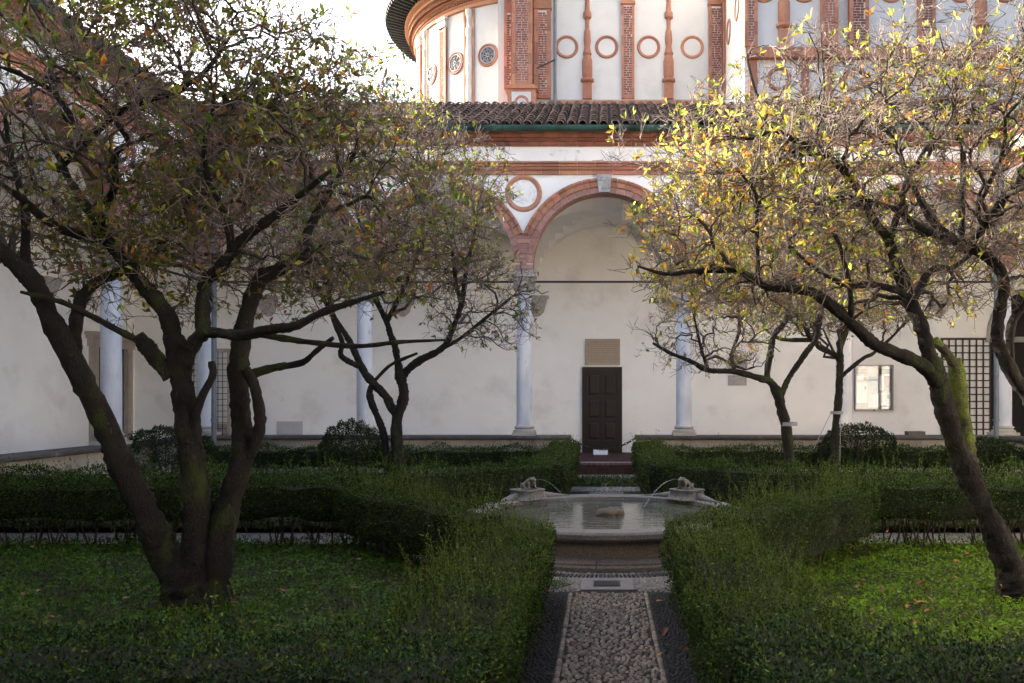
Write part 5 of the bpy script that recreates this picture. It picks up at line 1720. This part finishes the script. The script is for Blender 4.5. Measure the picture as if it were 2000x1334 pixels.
magnolia('bl', 'smaller twisted magnolia on the far left bed before the white wall', 13.8, BL_,
         [(-3.5, 13.8, 4.9, 1.95, 2.0, 2.0), (-1.95, 13.6, 3.3, 1.0, .9, .95)], (70, 500, 4200, 12500),
         {'olive': 4, 'green': 2.5, 'lime': 2, 'gold': .8, 'orange': .6, 'brown': 2.4}, .19, (-3.4, 13.8, .05), .09, 0, (), 1.6, 2.5)
BR_ = [
    [(1546, 976, 0, 19), (1543, 918, 0, 14), (1536, 837, 0, 13), (1526, 797, 0, 13), (1519, 770, 0, 12), (1506, 747, 0, 9), (1485, 739, -.05, 8), (1434, 726, -.15, 7), (1384, 723, -.2, 6), (1350, 706, -.3, 5), (1310, 690, -.35, 4), (1275, 670, -.4, 3)],
    [(1512, 755, 0, 8), (1498, 735, .05, 8), (1505, 689, .1, 8), (1512, 655, .15, 7), (1535, 625, .2, 6), (1545, 570, .3, 5), (1540, 500, .35, 4)],
    [(1524, 785, 0, 8), (1530, 762, 0, 7), (1542, 736, .0, 7), (1569, 696, -.05, 7), (1593, 662, -.1, 6), (1600, 628, -.1, 6), (1615, 560, -.15, 5), (1625, 480, -.2, 4)],
    [(1384, 723, -.2, 4), (1372, 690, -.25, 4), (1360, 640, -.3, 3), (1350, 590, -.35, 3)],
    [(1434, 726, -.15, 5), (1430, 690, 0, 4), (1445, 640, .1, 4), (1440, 590, .2, 3)],
]
magnolia('br', 'small forked magnolia on the far right bed, strapped at its trunk', 13.8, BR_,
         [(3.1, 13.8, 4.1, 2.2, 2.1, 1.35), (1.75, 13.6, 2.8, 1.2, .9, .8)], (60, 440, 3500, 10500),
         {'olive': 2, 'green': 1.5, 'lime': 4, 'gold': 1.6, 'orange': .6, 'brown': .8}, .14, (3.08, 13.8, .05), .09, 0, (), 1.6, 2.25)
YG_ = [
    [(1630, 945, 0, 12), (1630, 854, 0, 9.5), (1637, 787, 0, 9), (1640, 736, 0, 9), (1641, 702, 0, 8), (1643, 675, 0, 7), (1664, 611, .1, 6), (1670, 550, .15, 5), (1690, 490, .2, 4)],
    [(1640, 705, 0, 6), (1628, 692, 0, 6), (1600, 679, -.1, 5), (1586, 665, -.15, 5), (1525, 662, -.2, 4), (1490, 640, -.25, 3)],
    [(1641, 738, 0, 5), (1652, 727, 0, 5), (1687, 699, 0, 4.5), (1707, 689, .05, 4), (1750, 650, .1, 3), (1790, 600, .1, 3)],
]
magnolia('yg', 'slim young magnolia with guy wires in front of the notice board wall', 16.8, YG_,
         [(4.75, 16.8, 4.0, 1.9, 1.7, 1.25)], (40, 300, 2400, 7000),
         {'olive': 2, 'green': 1.5, 'lime': 4, 'gold': 1.6, 'orange': .6, 'brown': .8}, .13, (4.6, 16.8, .05), .10, 0, (), 1.5, 2.4)

# straps and guy wires
for (px, py, Y, r, lb) in ((1541, 828, 13.8, .125, 'grey strap round the trunk of the small right magnolia'), (1634, 806, 16.8, .11, 'grey strap round the slim young magnolia trunk')):
    c = P(px, py, Y)
    MB().lathe([(r, c[2] - .03), (r + .012, c[2] - .03), (r + .012, c[2] + .03), (r, c[2] + .03), (r, c[2] - .03)], (c[0], c[1]), 20).build('trunk_strap', M['strap'], None, label=lb, cat='strap', group='straps on the staked trees')
for (a, b, lb) in (((1622, 808), (1590, 875), 'guy wire slanting left from the young magnolia strap'), ((1642, 808), (1640, 925), 'guy wire running straight down from the young magnolia strap')):
    p0 = P(*a, 16.75); p1 = P(*b, 16.2)
    MB().tube([p0, p1], .006, 5).build('guy_wire', M['strap'], None, label=lb, cat='wire', group='guy wires of the young tree')

# fallen leaves scattered on beds, hedges and path
n = 420
q = np.stack([rng.uniform(-7, 5, n), rng.uniform(4.2, 11, n), np.full(n, .15)], 1)
q = q[in_view(q, 0)]
on_path = (q[:, 0] > -.5) & (q[:, 0] < .6)
q[:, 2] = np.where(on_path, .04, .16)
rr = np.hypot(q[:, 0] - FX, q[:, 1] - FY); q = q[(rr > 1.9) & ~(on_path & (rng.random(len(q)) < .6))]
n = len(q); d = norm(rng.normal(size=(n, 3)) * np.array([1, 1, .2])); up = norm(rng.normal(size=(n, 3)) * .3 + np.array([0, 0, 1]))
side = norm(np.cross(d, up)); R = np.stack([side, d, np.cross(side, d)], -1) * (.08 * rng.uniform(.6, 1.2, n))[:, None, None]
V = np.einsum('nij,kj->nki', R, LEAFV) + q[:, None]
col = np.array([(.20, .075, .03), (.14, .07, .035), (.26, .15, .04)])[rng.integers(0, 3, n)]
np_mesh('fallen_leaves', V.reshape(-1, 3), (np.arange(n)[:, None, None] * 8 + LEAFF[None]).reshape(-1, 3), M['fallen'], None, np.repeat(col, 8, 0), 'stuff', label='brown fallen leaves scattered over beds and path', cat='leaves')
